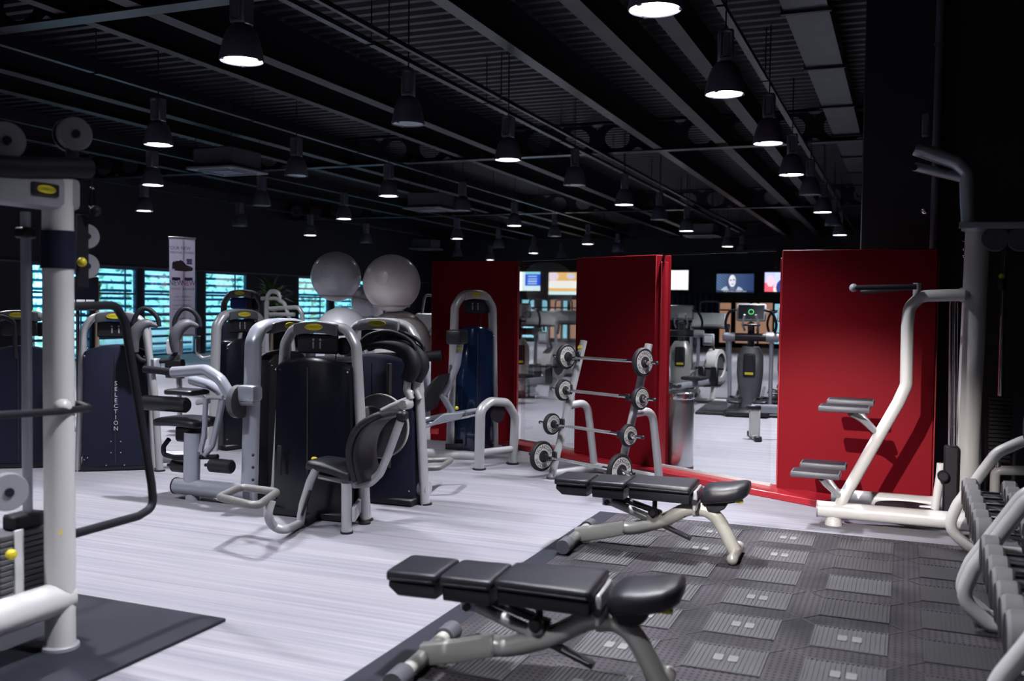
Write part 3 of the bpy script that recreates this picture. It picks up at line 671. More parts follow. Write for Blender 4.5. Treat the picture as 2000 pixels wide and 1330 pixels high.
# ---------------------------------------------------------------- cardio machines beyond the glass
def cross_trainer(loc, rz, label, dark=False, s=1.0):
    r = thing('cross_trainer', label, 'exercise machine', loc, rz, None); r.scale = (s, s, s)
    body = 'grey_paint' if not dark else 'grey_plastic'
    obj('base', MB().box((0, 0.1, 0.05), (0.62, 1.3, 0.1), 0.03), 'dark_plastic', r)
    tw = obj('body', MB().pad([((0, 0.0, 0.1), (0.17, 0, 0), (0, 0.16, 0)), ((0, 0, 0.22), (0.14, 0, 0), (0, 0.14, 0)), ((0, 0, 0.34), (0.16, 0, 0), (0, 0.15, 0)), ((0, 0.01, 0.6), (0.19, 0, 0), (0, 0.17, 0)), ((0, 0.03, 0.85), (0.185, 0, 0), (0, 0.16, 0)), ((0, 0.05, 0.98), (0.12, 0, 0), (0, 0.1, 0))], 24, 0.7), body, r)
    obj('front_badge_panel', MB().box((0, -0.165, 0.72), (0.17, 0.03, 0.34), 0.02), 'dark_plastic', tw); obj('badge', MB().box((0, -0.185, 0.60), (0.12, 0.006, 0.035), 0.002), 'yellow', tw)
    obj('column', MB().tube(fil([(0, 0.08, 0.9), (0, 0.06, 1.2), (0, 0.0, 1.32)], 0.1), 0.05, 12), 'dark_plastic', r)
    obj('cross_bar', MB().rod((-0.36, -0.02, 1.12), (0.36, -0.02, 1.12), 0.06, 14), 'dark_plastic', r)
    for sx in (-1, 1):
        obj('bar_end', MB().lathe([(0.062, 0), (0.066, 0.02), (0.066, 0.16), (0.05, 0.18)], 14, frame((sx * 0.22, -0.02, 1.12), (0, 0, 1), (sx, 0, 0))), 'light_plastic', r)
        obj('upright', MB().tube([(sx * 0.3, 0, 1.1), (sx * 0.29, 0.05, 0.06)], 0.03, 10), 'silver_blue', r)
        obj('moving_handle', MB().tube(smooth_path([(sx * 0.33, 0.0, 1.15), (sx * 0.36, -0.05, 1.32), (sx * 0.30, -0.16, 1.48), (sx * 0.20, -0.2, 1.52)]), 0.02, 8), 'grip', r)
        obj('fixed_handle', MB().tube(smooth_path([(sx * 0.09, 0.0, 1.22), (sx * 0.11, -0.10, 1.32), (sx * 0.08, -0.17, 1.45)]), 0.017, 8), 'silver', r)
        obj('pedal', MB().tube(fil([(sx * 0.1, -0.5, 0.2), (sx * 0.27, -0.5, 0.22), (sx * 0.27, -0.14, 0.26), (sx * 0.1, -0.14, 0.24)], 0.06, 4, True), 0.018, 8, True).box((sx * 0.185, -0.32, 0.205), (0.15, 0.34, 0.03), 0.01), 'dark_plastic', r)
        obj('crank_arm', MB().rod((sx * 0.18, -0.2, 0.22), (sx * 0.18, 0.42, 0.36), 0.022, 8), 'grey_plastic', r)
    tilt = Matrix.Translation((0, 0.02, 1.48)) @ Matrix.Rotation(math.radians(-18), 4, 'X')
    con = obj('console', MB().box((0, 0, 0), (0.42, 0.05, 0.27), 0.02, tilt), 'light_plastic', r)
    obj('display', MB().box((0, -0.027, 0), (0.36, 0.01, 0.21), 0.004, tilt), 'gloss_black' if dark else 'screen_pale', con)
    if dark: obj('readout', MB().ring_lathe([(0.03, -0.036), (0.042, -0.036), (0.042, -0.034), (0.03, -0.034)], 16, tilt @ Matrix.Rotation(PI / 2, 4, 'X') @ Matrix.Translation((0, 0, 0.07))), 'green_led', con); 
    obj('shelf', MB().box((0, -0.02, 1.30), (0.26, 0.16, 0.03), 0.01), 'dark_plastic', r)
    return r
def treadmill(loc, rz, label):
    r = thing('treadmill', label, 'exercise machine', loc, rz)
    obj('deck', MB().box((0, -0.6, 0.13), (0.82, 1.9, 0.16), 0.03), 'light_plastic', r)
    obj('belt', MB().box((0, -0.6, 0.216), (0.52, 1.8, 0.012), 0.003), 'rubber', r)
    obj('motor_cover', MB().pad([((0, 0.2, 0.2), (0.40, 0, 0), (0, 0, 0.10)), ((0, 0.45, 0.24), (0.40, 0, 0), (0, 0, 0.16)), ((0, 0.66, 0.18), (0.36, 0, 0), (0, 0, 0.10))], 16, 0.5), 'grey_plastic', r)
    for sx in (-1, 1):
        obj('upright', MB().tube(fil([(sx * 0.38, 0.35, 0.2), (sx * 0.38, 0.22, 0.9), (sx * 0.36, 0.1, 1.22)], 0.2), 0.035, 10, r2=0.055), 'silver_blue', r)
        obj('hand_rail', MB().tube(smooth_path([(sx * 0.37, 0.2, 1.18), (sx * 0.42, 0.02, 1.2), (sx * 0.43, -0.22, 1.10), (sx * 0.41, -0.3, 0.98)]), 0.028, 10), 'grip', r)
    t = Matrix.Translation((0, 0.06, 1.30)) @ Matrix.Rotation(math.radians(-24), 4, 'X')
    con = obj('console', MB().box((0, 0, 0), (0.70, 0.06, 0.34), 0.03, t), 'white_paint', r); obj('display', MB().box((0, -0.034, 0.01), (0.56, 0.01, 0.26), 0.004, t), 'screen_pale', con)
    obj('tray', MB().box((0, -0.08, 1.14), (0.70, 0.18, 0.04), 0.012), 'dark_plastic', r)
    obj('screen_hoop', MB().tube(fil([(-0.2, 0.12, 1.42), (-0.2, 0.16, 1.70), (0.2, 0.16, 1.70), (0.2, 0.12, 1.42)], 0.08), 0.018, 8), 'grey_plastic', r)
    return r
def rower(loc, rz, label):
    r = thing('rowing_machine', label, 'rowing machine', loc, rz)     # flywheel towards +x
    hub = frame((0, 0, 0.62), (1, 0, 0), (0, 1, 0))
    obj('flywheel_cage', MB().ring_lathe([(0.20, -0.10), (0.27, -0.09), (0.275, 0.09), (0.20, 0.10)], 28, hub), 'white_paint', r)
    obj('flywheel', MB().lathe([(0.21, -0.07), (0.21, 0.07)], 24, hub), 'grey_plastic', r)
    obj('front_leg', MB().tube([(0.02, 0, 0.6), (-0.10, 0, 0.06)], 0.04, 8, sq=True).rod((-0.10, -0.3, 0.045), (-0.10, 0.3, 0.045), 0.03, 10), 'white_paint', r)
    obj('rail', MB().tube([(0.0, 0, 0.36), (-1.7, 0, 0.37)], 0.03, 8, r2=0.05, sq=True), 'silver_blue', r)
    obj('seat', MB().cushion((-0.95, 0, 0.46), 0.24, 0.36, 0.06), 'dark_plastic', r)
    for sy in (-1, 1): obj('foot_board', MB().box((-0.33, sy * 0.11, 0.46), (0.08, 0.12, 0.32), 0.02, None), 'dark_plastic', r)
    obj('rear_leg', MB().box((-1.66, 0, 0.2), (0.12, 0.09, 0.36), 0.01).box((-1.66, 0, 0.03), (0.07, 0.5, 0.05), 0.01), 'white_paint', r)
    for sy in (-1, 1): obj('rear_foot', MB().box((-1.66, sy * 0.235, 0.032), (0.085, 0.1, 0.064), 0.01), 'dark_plastic', r)
    obj('rail_end', MB().box((-1.68, 0, 0.385), (0.17, 0.13, 0.05), 0.01), 'dark_plastic', r)
    obj('monitor_arm', MB().tube(smooth_path([(-0.02, 0, 0.75), (-0.15, 0.0, 0.98), (-0.3, 0, 1.04)]), 0.02, 8), 'grey_plastic', r)
    mo = obj('monitor', MB().box((-0.34, 0, 1.05), (0.05, 0.2, 0.2), 0.02), 'light_plastic', r); obj('display', MB().box((-0.367, 0, 1.06), (0.008, 0.13, 0.11), 0.002), 'screen_pale', mo)
    obj('handle', MB().rod((-0.27, -0.24, 0.58), (-0.27, 0.24, 0.58), 0.017, 8), 'grip', r)
    return r
def at(px, py): p = G(px, py); return (p.x, p.y, 0)
deg = math.radians
cross_trainer(at(1463, 808), deg(4), 'dark cross trainer with green lit display beyond the glass', True, 1.02)
cross_trainer(at(1328, 776), deg(8), 'grey cross trainer with pale display behind the steel bin', False, 1.0)
cross_trainer(at(1012, 772), deg(28), 'cross trainer seen past the edge of the dark red panel', False, 1.0)
cross_trainer(at(1540, 790), deg(0), 'cross trainer half hidden by the wide bright red panel', True, 1.0)
treadmill(at(1382, 744), deg(6), 'treadmill with white console between the two cross trainers')
treadmill(at(1050, 740), deg(20), 'treadmill by the far blinds, left of the red middle panel')
treadmill(at(1098, 726), deg(14), 'treadmill beneath the orange food picture')
rower(at(1396, 786), deg(80), 'white rowing machine with round flywheel near the steel bin')
rw = rower((0, 0, 0), 0, 'rowing machine with white rear leg beside the wide bright red panel')
p = G(1473, 857); an = deg(18); rw.rotation_euler.z = an; rw.location = p + Vector((1.66 * math.cos(an), 1.66 * math.sin(an), 0)); rw.location.z = 0
rower(at(1082, 782), deg(76), 'rowing machine with white flywheel cover beside the barbell rack')
# black platform under the cross trainers
p = G(1420, 812); o = MB().box((0, 0, 0.02), (2.3, 2.4, 0.04), 0.008); o = obj('floor_platform', o, 'rubber'); o.location = (p.x + 0.6, p.y + 1.25, 0); o.rotation_euler.z = deg(4)
tag(o, 'low black platform under the dark cross trainer', 'platform')

# steel bin
p = GP(1323, 912, 0.29); r = thing('waste_bin', 'tall brushed steel waste bin with domed rim behind the glass', 'bin', (p.x, p.y, 0))
obj('bin_body', MB().lathe([(0.145, 0.0), (0.15, 0.012), (0.15, 0.70), (0.148, 0.705)], 36), 'steel_brushed', r)
obj('base_ring', MB().ring_lathe([(0.150, 0.0), (0.155, 0.0), (0.155, 0.03), (0.150, 0.03)], 36), 'dark_plastic', r)
obj('lid', MB().ring_lathe([(0.153, 0.69), (0.158, 0.70), (0.150, 0.745), (0.120, 0.765), (0.085, 0.765), (0.085, 0.755), (0.118, 0.752), (0.14, 0.735), (0.146, 0.70)], 36), 'chrome', r)
p = GP(1121, 892, 0.12); r = thing('floor_poster', 'small blue and orange leaflet display standing behind the glass', 'poster', (p.x, p.y, 0.0), deg(ANG))
obj('board', MB().box((0, 0.12, 0.36), (0.14, 0.02, 0.72), 0.004), 'print_navy', r); obj('print', MB().box((0, 0.107, 0.30), (0.12, 0.004, 0.28), 0.001), 'orange_print', r)
obj('print', MB().box((0, 0.107, 0.56), (0.12, 0.004, 0.18), 0.001), 'screen_blue', r)
# ================================================================== benches
def bench(label):
    r = thing('weight_bench', label, 'bench')
    fb = obj('front_crossbar', MB().rod((0, -0.30, 0.05), (0, 0.30, 0.05), 0.034, 14), 'grey_paint', r)
    for s in (-1, 1):
        obj('rubber_cap', MB().lathe([(0.045, 0), (0.047, 0.015), (0.047, 0.12), (0.036, 0.125)], 18, frame((0, s * 0.345, 0.05), (0, 0, 1), (0, -s, 0))), 'grey_plastic', fb)
    obj('spine_beam', MB().tube([(-0.005, 0, 0.055), (0.16, 0, 0.09), (0.325, 0, 0.135)], 0.036, 14, r2=0.048, sq=True), 'grey_paint', r)
    obj('spine_tube', MB().tube(smooth_path([(0.315, 0, 0.132), (0.36, -0.0, 0.132), (0.45, 0, 0.155), (0.58, 0, 0.205), (0.70, 0, 0.275), (0.77, 0, 0.30)]), 0.045, 14), 'grey_paint', r)
    obj('collar', MB().lathe([(0.05, 0), (0.05, 0.012)], 16, frame((0.318, 0, 0.132), (0, 1, 0), (1, 0, 0.25))), 'silver', r)
    obj('rear_leg', MB().tube(smooth_path([(0.76, 0, 0.285), (0.84, 0, 0.29), (0.91, 0, 0.25), (0.97, 0, 0.16), (1.005, 0, 0.09), (1.03, 0, 0.045)]), 0.036, 14, r2=0.044), 'grey_paint', r)
    rb = obj('rear_crossbar', MB().rod((1.035, -0.16, 0.036), (1.035, 0.16, 0.036), 0.032, 14), 'grey_paint', r)
    for s in (-1, 1): obj('foot_cap', MB().ball((1.035, s * 0.165, 0.036), 0.036, 14), 'grey_paint', rb)
    obj('support_strut', MB().tube([(0.20, 0, 0.305), (0.50, 0, 0.20)], 0.028, 12), 'silver', r)
    obj('strut_lug', MB().prism([(0.46, 0.16), (0.54, 0.19), (0.545, 0.235), (0.51, 0.262), (0.47, 0.235)], 0.07, Matrix.Translation((0, -0.035, 0)), 0.006), 'grey_paint', r)
    obj('lug_bolt', MB().lathe([(0.014, 0), (0.014, 0.09)], 10, frame((0.512, 0.045, 0.232), (1, 0, 0), (0, -1, 0))), 'dark_plastic', r)
    obj('slide_rail', MB().box((0, 0, 0), (0.34, 0.05, 0.03), 0.006, Matrix.Translation((0.39, 0.035, 0.285)) @ Matrix.Rotation(math.radians(16), 4, 'Y')), 'black_iron', r)
    obj('hanger_bracket', MB().box((0.205, 0, 0.315), (0.07, 0.06, 0.09), 0.008), 'silver_blue', r); obj('bracket_bolt', MB().lathe([(0.016, 0), (0.016, 0.10)], 10, frame((0.205, 0.05, 0.295), (1, 0, 0), (0, -1, 0))), 'dark_plastic', r)
    obj('adjuster_post', MB().rod((0.515, 0, 0.20), (0.515, 0, 0.375), 0.016, 10), 'black_iron', r)
    obj('adjuster_knob', MB().lathe([(0.02, 0), (0.03, 0.01), (0.03, 0.05), (0.02, 0.06)], 12, frame((0.515, -0.02, 0.26), (1, 0, 0), (0, -1, 0))), 'black_iron', r)
    obj('lock_plate', MB().prism([(0.56, 0.24), (0.75, 0.33), (0.78, 0.30), (0.72, 0.24), (0.60, 0.20)], 0.06, Matrix.Translation((0, -0.03, 0)), 0.006), 'black_iron', r)
    tl = obj('lever_bar', MB().tube([(0.45, 0.0, 0.215), (0.755, -0.02, 0.105)], 0.022, 10, r2=0.014, sq=True), 'black_iron', r)
    obj('lever_slot', MB().tube([(0.62, -0.03, 0.16), (0.74, -0.035, 0.117)], 0.006, 8), 'chrome', tl)
    obj('pivot_plate', MB().prism([(0.776, 0.30), (0.80, 0.30), (0.806, 0.40), (0.798, 0.432), (0.782, 0.43)], 0.25, Matrix.Translation((0, -0.125, 0)), 0.006), 'silver', r)
    obj('pivot_bolt', MB().lathe([(0.018, 0), (0.018, 0.27)], 10, frame((0.79, 0.135, 0.36), (1, 0, 0), (0, -1, 0))), 'dark_plastic', r)
    def bpad(x0, x1, w0, w1, zt, nm='back_pad'):
        secs = []; T = 0.05
        for u, k, kt in ((0, 0.93, 0.6), (0.025, 0.98, 0.9), (0.08, 1, 1), (0.35, 1, 1), (0.65, 1, 1), (0.92, 1, 1), (0.975, 0.98, 0.9), (1, 0.93, 0.6)):
            wd = (w0 + (w1 - w0) * u) * k; secs.append(((x0 + (x1 - x0) * u, 0, zt - T / 2), (0, wd, 0), (0, 0, T / 2 * kt)))
        p = obj(nm, MB().pad(secs, 28, 0.28), 'leather', r, sharp=60)
        obj('pad_base', MB().pad([((x0 + 0.012, 0, zt - 0.062), (0, w0 * 0.94, 0), (0, 0, 0.016)), ((x0 + 0.05 if nm == 'head_pad' else x0 + 0.014, 0, zt - 0.082), (0, w0 * 0.9, 0), (0, 0, 0.034)), ((x1 - 0.014, 0, zt - 0.082), (0, w1 * 0.9, 0), (0, 0, 0.034)), ((x1 - 0.012, 0, zt - 0.062), (0, w1 * 0.94, 0), (0, 0, 0.016))], 16, 0.3), 'dark_plastic', p)
        obj('seam', MB().tube([(x0 + 0.02, -w0, zt - 0.034), (x1 - 0.02, -w1, zt - 0.034)], 0.0035, 6), 'leather', p)
        return p
    bpad(-0.125, 0.105, 0.145, 0.145, 0.452, 'head_pad'); bpad(0.118, 0.350, 0.145, 0.150, 0.452); bpad(0.362, 0.775, 0.152, 0.185, 0.462)
    secs = []
    for x, zc, hw, hh in ((0.815, 0.385, 0.06, 0.02), (0.825, 0.392, 0.10, 0.045), (0.85, 0.40, 0.135, 0.058), (0.90, 0.408, 0.15, 0.058), (0.97, 0.416, 0.152, 0.056), (1.04, 0.430, 0.145, 0.056), (1.085, 0.442, 0.125, 0.052), (1.108, 0.449, 0.095, 0.040), (1.117, 0.452, 0.05, 0.018)):
        secs.append(((x, 0, zc), (0, hw, 0), (0.10 * hh, 0, hh)))
    st = obj('seat_pad', MB().pad(secs, 26, 0.6), 'leather', r, sharp=70)
    obj('seat_bracket', MB().prism([(0.83, 0.37), (1.0, 0.38), (0.97, 0.32), (0.92, 0.29), (0.86, 0.295)], 0.12, Matrix.Translation((0, -0.06, 0)), 0.008), 'dark_plastic', st)
    obj('seat_pin', MB().rod((0.96, -0.05, 0.352), (1.04, -0.05, 0.372), 0.007, 8), 'black_iron', st); obj('seat_knob', MB().box((1.055, -0.05, 0.374), (0.05, 0.03, 0.022), 0.006), 'yellow', st)
    return r
bA = bench('adjustable padded bench on the dark mat in front of the barbell rack'); bA.location = (-1.996, 6.06, 0.012); bA.rotation_euler.z = deg(2.5)
bB = copy_tree(bA); bB['label'] = 'adjustable padded bench straddling the mat edge, nearest the plain rubber mat'; bB.location = (-1.91, 3.70, 0.012); bB.rotation_euler.z = deg(5)

# ================================================================== mats
r = thing('rubber_floor_mat', 'large dark pierced rubber mat with ribbed rectangles under the two benches', 'mat', (-2.15, 7.08, 0))
obj('mat_sheet', MB().box((1.35, -2.75, 0.005), (2.7, 5.5, 0.010), 0.003), 'pierced_rubber', r)
obj('mat_border', MB().box((0.07, -2.75, 0.0065), (0.14, 5.48, 0.011), 0.002), 'mat_rubber', r)
RIBS = {}
def ribpanel(cx_, cy_, worn, pale):
    S_ = 0.325
    if (worn, pale) not in RIBS:
        q = MB(); n = 15; q.box((0, 0, 0.0105), (S_, S_ * 0.95, 0.003), 0.001)
        for i in range(n): q.box((-S_ / 2 + S_ * (i + 0.5) / n, 0, 0.0135), (S_ / n * 0.5, S_ * 0.93, 0.005))
        for s_ in (-1, 1): q.box((s_ * (S_ / 2 + 0.004), 0, 0.0135), (0.008, S_, 0.005)).box((0, s_ * (S_ * 0.475 + 0.004), 0.0135), (S_, 0.008, 0.005))
        for sx_ in (-1, 1):
            for sy_ in (-1, 1):
                q.tube([(sx_ * S_ / 2, sy_ * S_ * 0.475, 0.0105), (sx_ * 0.235, sy_ * 0.235, 0.0105)], 0.003, 4)
        o = obj('ribbed_square', q, 'rib_worn' if worn else 'rib_dark', r); bl = []
        if pale:
            for s_ in (-1, 1): bl.append(obj('worn_block', MB().box((s_ * 0.033, 0, 0.0165), (0.045, 0.075, 0.004), 0.001), 'pad_pale', o))
        RIBS[(worn, pale)] = o
    else: o = copy_tree(RIBS[(worn, pale)], r)
    o.location = (cx_, cy_, 0)
for ci, cx_ in enumerate((0.44, 0.937, 1.433, 1.935, 2.43)):
    for j in range(11):
        cy_ = -0.29 - j * 0.4915 - (0.05 if ci == 1 else 0)
        if cy_ < -5.3: break
        worn = ci <= 2 or (ci == 3 and j in (2, 4, 5, 7)); ribpanel(cx_, cy_, worn, ci in (1, 2) and j != 2 or (ci == 3 and j > 3))
based('plain_rubber_mat', MB().box((-4.35, 2.9, 0.009), (2.5, 1.9, 0.018), 0.004), 'mat_rubber', (-4.35, 2.9, 0), 'plain dark rubber mat under the tall white cable station', 'mat')

# ================================================================== barbell rack
base = G(1077, 935); RAZ = ANG + 1; RK = Pl(base, RAZ); LEAN = 0.31
r = thing('barbell_rack', 'silver A-frame rack with leaning posts holding four barbells', 'rack', (base.x, base.y, 0), deg(RAZ))
SEP = (RK(1203, 948) - base).dot(RK.u); TOPZ = 1.26
for i, x in enumerate((0, SEP)):
    po = obj('post', MB().tube([(x, 0, 0.01), (x, LEAN * TOPZ, TOPZ)], 0.040, 14, r2=0.028, up=(0, 1, 0)), 'silver', r)
    obj('post_foot', MB().lathe([(0.048, 0), (0.048, 0.02)], 16, Matrix.Translation((x, 0.003, 0))), 'grey_plastic', po)
    obj('badge', MB().box((0, 0, 0), (0.05, 0.006, 0.03), 0.002, frame((x, LEAN * 1.2 - 0.032, 1.2), (1, 0, 0), (0, LEAN, 1))), 'yellow', po)
    obj('rear_leg', MB().tube(fil([(x, LEAN * 0.66, 0.66), (x, 0.45, 0.68), (x, 0.56, 0.06)], 0.14, 7), 0.036, 14), 'silver', r)
    obj('side_rail', MB().rod((x, 0.0, 0.045), (x, 0.57, 0.045), 0.034, 12), 'silver', r)
obj('rear_rail', MB().rod((0.0, 0.56, 0.06), (SEP, 0.56, 0.06), 0.038, 14), 'silver', r)
def solve(px, py, front):
    off = 0.1
    for _ in range(8): q = RK(px, py, off); off = LEAN * q.z - front
    return q
LV = [((1101, 697), (1251, 707), 0.118, 0.125), ((1096, 763), (1246, 777), 0.100, 0.100), ((1073, 829), (1223, 850), 0.100, 0.098), ((1053, 894), (1206, 917), 0.140, 0.145)]
NM = ['top', 'second highest', 'third', 'lowest']
for k, (pl_, pr_, rl, rr) in enumerate(LV):
    a, b = solve(*pl_, 0.13), solve(*pr_, 0.13); z = (a.z + b.z) / 2
    off = LEAN * z - 0.10; c = base + RK.n * off; t0 = (a - base).dot(RK.u); t1 = (b - base).dot(RK.u)
    for x in (0, SEP):
        obj('bar_cup', MB().box((0, 0, 0), (0.05, 0.10, 0.012), 0.004, Matrix.Translation((x, off + 0.03, z - 0.025))).box((0, 0, 0), (0.05, 0.012, 0.06), 0.004, Matrix.Translation((x, off - 0.025, z))).box((0, 0, 0), (0.06, 0.02, 0.10), 0.006, Matrix.Translation((x, off + 0.072, z))), 'dark_plastic', r)
    bl = thing('barbell', '%s fixed barbell on the silver rack, %s' % (NM[k] , ('medium black plates', 'small black plates', 'small black plates and long ends', 'large black plates')[k]), 'barbell', (c.x, c.y, z), deg(RAZ))
    bar = obj('bar', MB().rod((t0 - 0.16, 0, 0), (t1 + 0.16, 0, 0), 0.0135, 12), 'chrome', bl)
    obj('knurled_grip', MB().rod((0.12, 0, 0), (SEP - 0.12, 0, 0), 0.0145, 14), 'steel_brushed', bar)
    for t, R_, s in ((t0, rl, -1), (t1, rr, 1)):
        fx = frame((t, 0, 0), (0, 0, 1), (1, 0, 0))
        pt = obj('weight_plate', MB().lathe([(R_ * 0.93, -0.022), (R_, -0.012), (R_, 0.012), (R_ * 0.93, 0.022)], 36, fx), 'rubber', bl)
        for sd_ in (-1, 1):
            fx2 = frame((t + sd_ * 0.0215, 0, 0), (0, -sd_, 0), (sd_, 0, 0))
            obj('plate_face', MB().ring_lathe([(R_ * 0.40, 0.0), (R_ * 0.80, 0.0), (R_ * 0.80, 0.0025), (R_ * 0.40, 0.0025)], 32, fx2), 'pale_print', pt)
            obj('hub', MB().lathe([(R_ * 0.40, 0.0), (R_ * 0.38, 0.012), (0.022, 0.016)], 20, fx2), 'rubber', pt)
            V = []; Fc = []
            for half in (0, 1):
                for i_, ch in enumerate('TECHNOGYM'):
                    an = deg(68 - i_ * 17) if half == 0 else deg(248 - i_ * 17)
                    gv, gf = GLY[ch] if ch in GLY else GLY['T']; n0 = len(V); sz = R_ * 0.36
                    for v in gv:
                        p = Vector((v.x * sz, R_ * 0.60 + v.y * sz, 0.0032)); p = Matrix.Rotation(an, 3, 'Z') @ p; V.append(fx2 @ p)
                    Fc += [tuple(i2 + n0 for i2 in f_) for f_ in gf]
            lt = rawmesh('plate_lettering', V, Fc, 'ink', pt); lt['kind'] = 'stuff'
        obj('end_collar', MB().lathe([(0.024, 0.024), (0.024, 0.055), (0.014, 0.06)], 14, frame((t, 0, 0), (0, 0, 1), (s, 0, 0))), 'chrome', bl)
    for t in (t0 - 0.16, t1 + 0.16): obj('bar_tip', MB().ball((t, 0, 0), 0.0165, 10), 'dark_plastic', bl)

# ================================================================== chin-up station on the right
ST = Pl((0, 7.42, 0), 0); r = thing('chin_up_station', 'tall white assisted chin-up station with four grey steps beside the red panel', 'exercise machine', (0.42, 7.75, 0))
n0 = 7.42
def trav(pts, Y): return Pl((0, Y, 0), 0).path(pts)
bz = ST(1740, 1022).z
obj('base_beam', MB().tube([Vector((ST(1598, 1000).x, 7.42, 0.11)), Vector((0.62, 7.42, 0.11))], 0.060, 18), 'white_paint', r, True)
obj('base_beam', MB().tube([Vector((Pl((0, 8.05, 0), 0)(1611, 975).x + 0.05, 8.05, 0.10)), Vector((0.62, 8.05, 0.10))], 0.055, 18), 'white_paint', r, True)
for Y, x in ((7.42, ST(1628, 1020).x), (7.42, 0.5), (8.05, 0.45), (8.05, -0.42)):
    obj('base_foot', MB().lathe([(0.062, 0), (0.06, 0.02), (0.05, 0.05), (0.03, 0.07)], 18, Matrix.Translation((x, Y, 0))), 'white_paint', r, True)
for px in (1598,): obj('beam_end_cap', MB().lathe([(0.063, 0), (0.063, 0.012)], 18, frame((ST(1598, 1000).x - 0.01, 7.42, 0.11), (0, 0, 1), (1, 0, 0))), 'light_plastic', r, True)
obj('cross_rail', MB().rod((0.5, 7.42, 0.11), (0.5, 8.05, 0.10), 0.05, 14), 'white_paint', r, True)
CXm = Pl((0, 7.75, 0), 0)
xc = CXm(1890, 800).x
obj('main_column', MB().tube([(xc, 7.75, 0.12), (xc + 0.03, 7.75, 2.18)], 0.082, 24), 'white_paint', r, True)
cp = CXm.path([(1893, 450), (1890, 400), (1888, 338), (1868, 318), (1788, 290)])
obj('upper_arm', MB().tube(fil(cp, 0.08, 6), 0.052, 16), 'silver_blue', r, True)
obj('upper_arm', MB().tube([CXm(1880, 348), CXm(1785, 325)], 0.034, 12), 'silver_blue', r, True)
obj('arm_grip', MB().tube([CXm(1780, 292, -0.28), CXm(1780, 292, 0.28)], 0.024, 12), 'grip', r, True); obj('arm_grip', MB().tube([CXm(1786, 327, -0.14), CXm(1786, 327, 0.14)], 0.022, 12), 'grip', r, True)
obj('column_collar', MB().lathe([(0.09, 0), (0.095, 0.01), (0.095, 0.05), (0.09, 0.06)], 20, Matrix.Translation((xc + 0.03, 7.75, 2.16))), 'silver_blue', r, True)
q = CXm(1890, 441); obj('pulley_bracket', MB().tube([(q.x - 0.06, 7.68, q.z), (q.x + 0.42, 7.68, q.z - 0.01)], 0.025, 10, sq=True), 'silver_blue', r, True)
for px in (1942, 1992):
    q = CXm(px, 468); obj('pulley', MB().lathe([(0.085, -0.018), (0.09, -0.012), (0.075, 0.0), (0.09, 0.012), (0.085, 0.018)], 24, frame((q.x, 7.68, q.z), (1, 0, 0), (0, -1, 0.1))), 'grey_plastic', r, True)
for px, py, rr in ((1893, 460, 0), ):
    for dy in (0, 16, 30): q = CXm(1881, 472 + dy); obj('bolt', MB().ball((q.x, 7.665, q.z), 0.009, 8), 'chrome', r, True)
lad = [(1634, 1000), (1650, 968), (1700, 880), (1755, 785), (1770, 752), (1772, 640), (1776, 600), (1800, 578), (1884, 576)]
obj('ladder_tube', MB().tube(fil(ST.path(lad), 0.10, 5), 0.043, 16), 'white_paint', r, True)
obj('arm_joint', MB().ball(CXm(1882, 576), 0.055, 14), 'white_paint', r, True)
obj('link_tube', MB().rod(ST(1868, 576), CXm(1885, 576), 0.042, 12), 'white_paint', r, True)
def step(px0, px1, py, Y, nm='step'):
    P_ = Pl((0, Y, 0), 0); a, b = P_(px0, py), P_(px1, py); c_ = (a + b) / 2
    s = obj('step', MB().box((c_.x, Y, c_.z), ((b - a).length, 0.20, 0.042), 0.012, seg=2), 'grey_plastic', r, True)
    obj('step_tread', MB().box((c_.x, Y, c_.z + 0.0215), ((b - a).length - 0.03, 0.17, 0.006), 0.002), 'grip', s, True)
    m = lambda px, py: P_(px, py)
    return c_
c1_ = step(1600, 1700, 798, 7.22); c2_ = step(1616, 1708, 785, 7.66); c3_ = step(1546, 1642, 925, 7.22); c4_ = step(1564, 1654, 908, 7.66)
for cA, cB, px, py in ((c1_, c2_, 1712, 845), (c3_, c4_, 1645, 972)):
    q = ST(px, py)
    for cc_ in (cA, cB):
        obj('step_arm', MB().tube(smooth_path([q, q + Vector((-0.10, (cc_.y - q.y) * 0.5, 0.10)), Vector((cc_.x + 0.04, cc_.y, cc_.z - 0.03))]), 0.022, 10), 'silver', r, True)
# handles
hq = ST(1791, 565); obj('handle_stub', MB().rod(hq + Vector((0, 0, -0.06)), hq + Vector((0, 0, 0.045)), 0.027, 14), 'silver', r, True)
obj('dip_handle', MB().rod(ST(1790, 560, -0.06), ST(1670, 562, -0.10), 0.020, 12), 'grip', r, True); obj('handle_cap', MB().ball(ST(1667, 562, -0.10), 0.03, 12), 'light_plastic', r, True)
obj('dip_handle', MB().rod(ST(1790, 562, 0.08), ST(1684, 571, 0.5), 0.018, 12), 'grip', r, True)
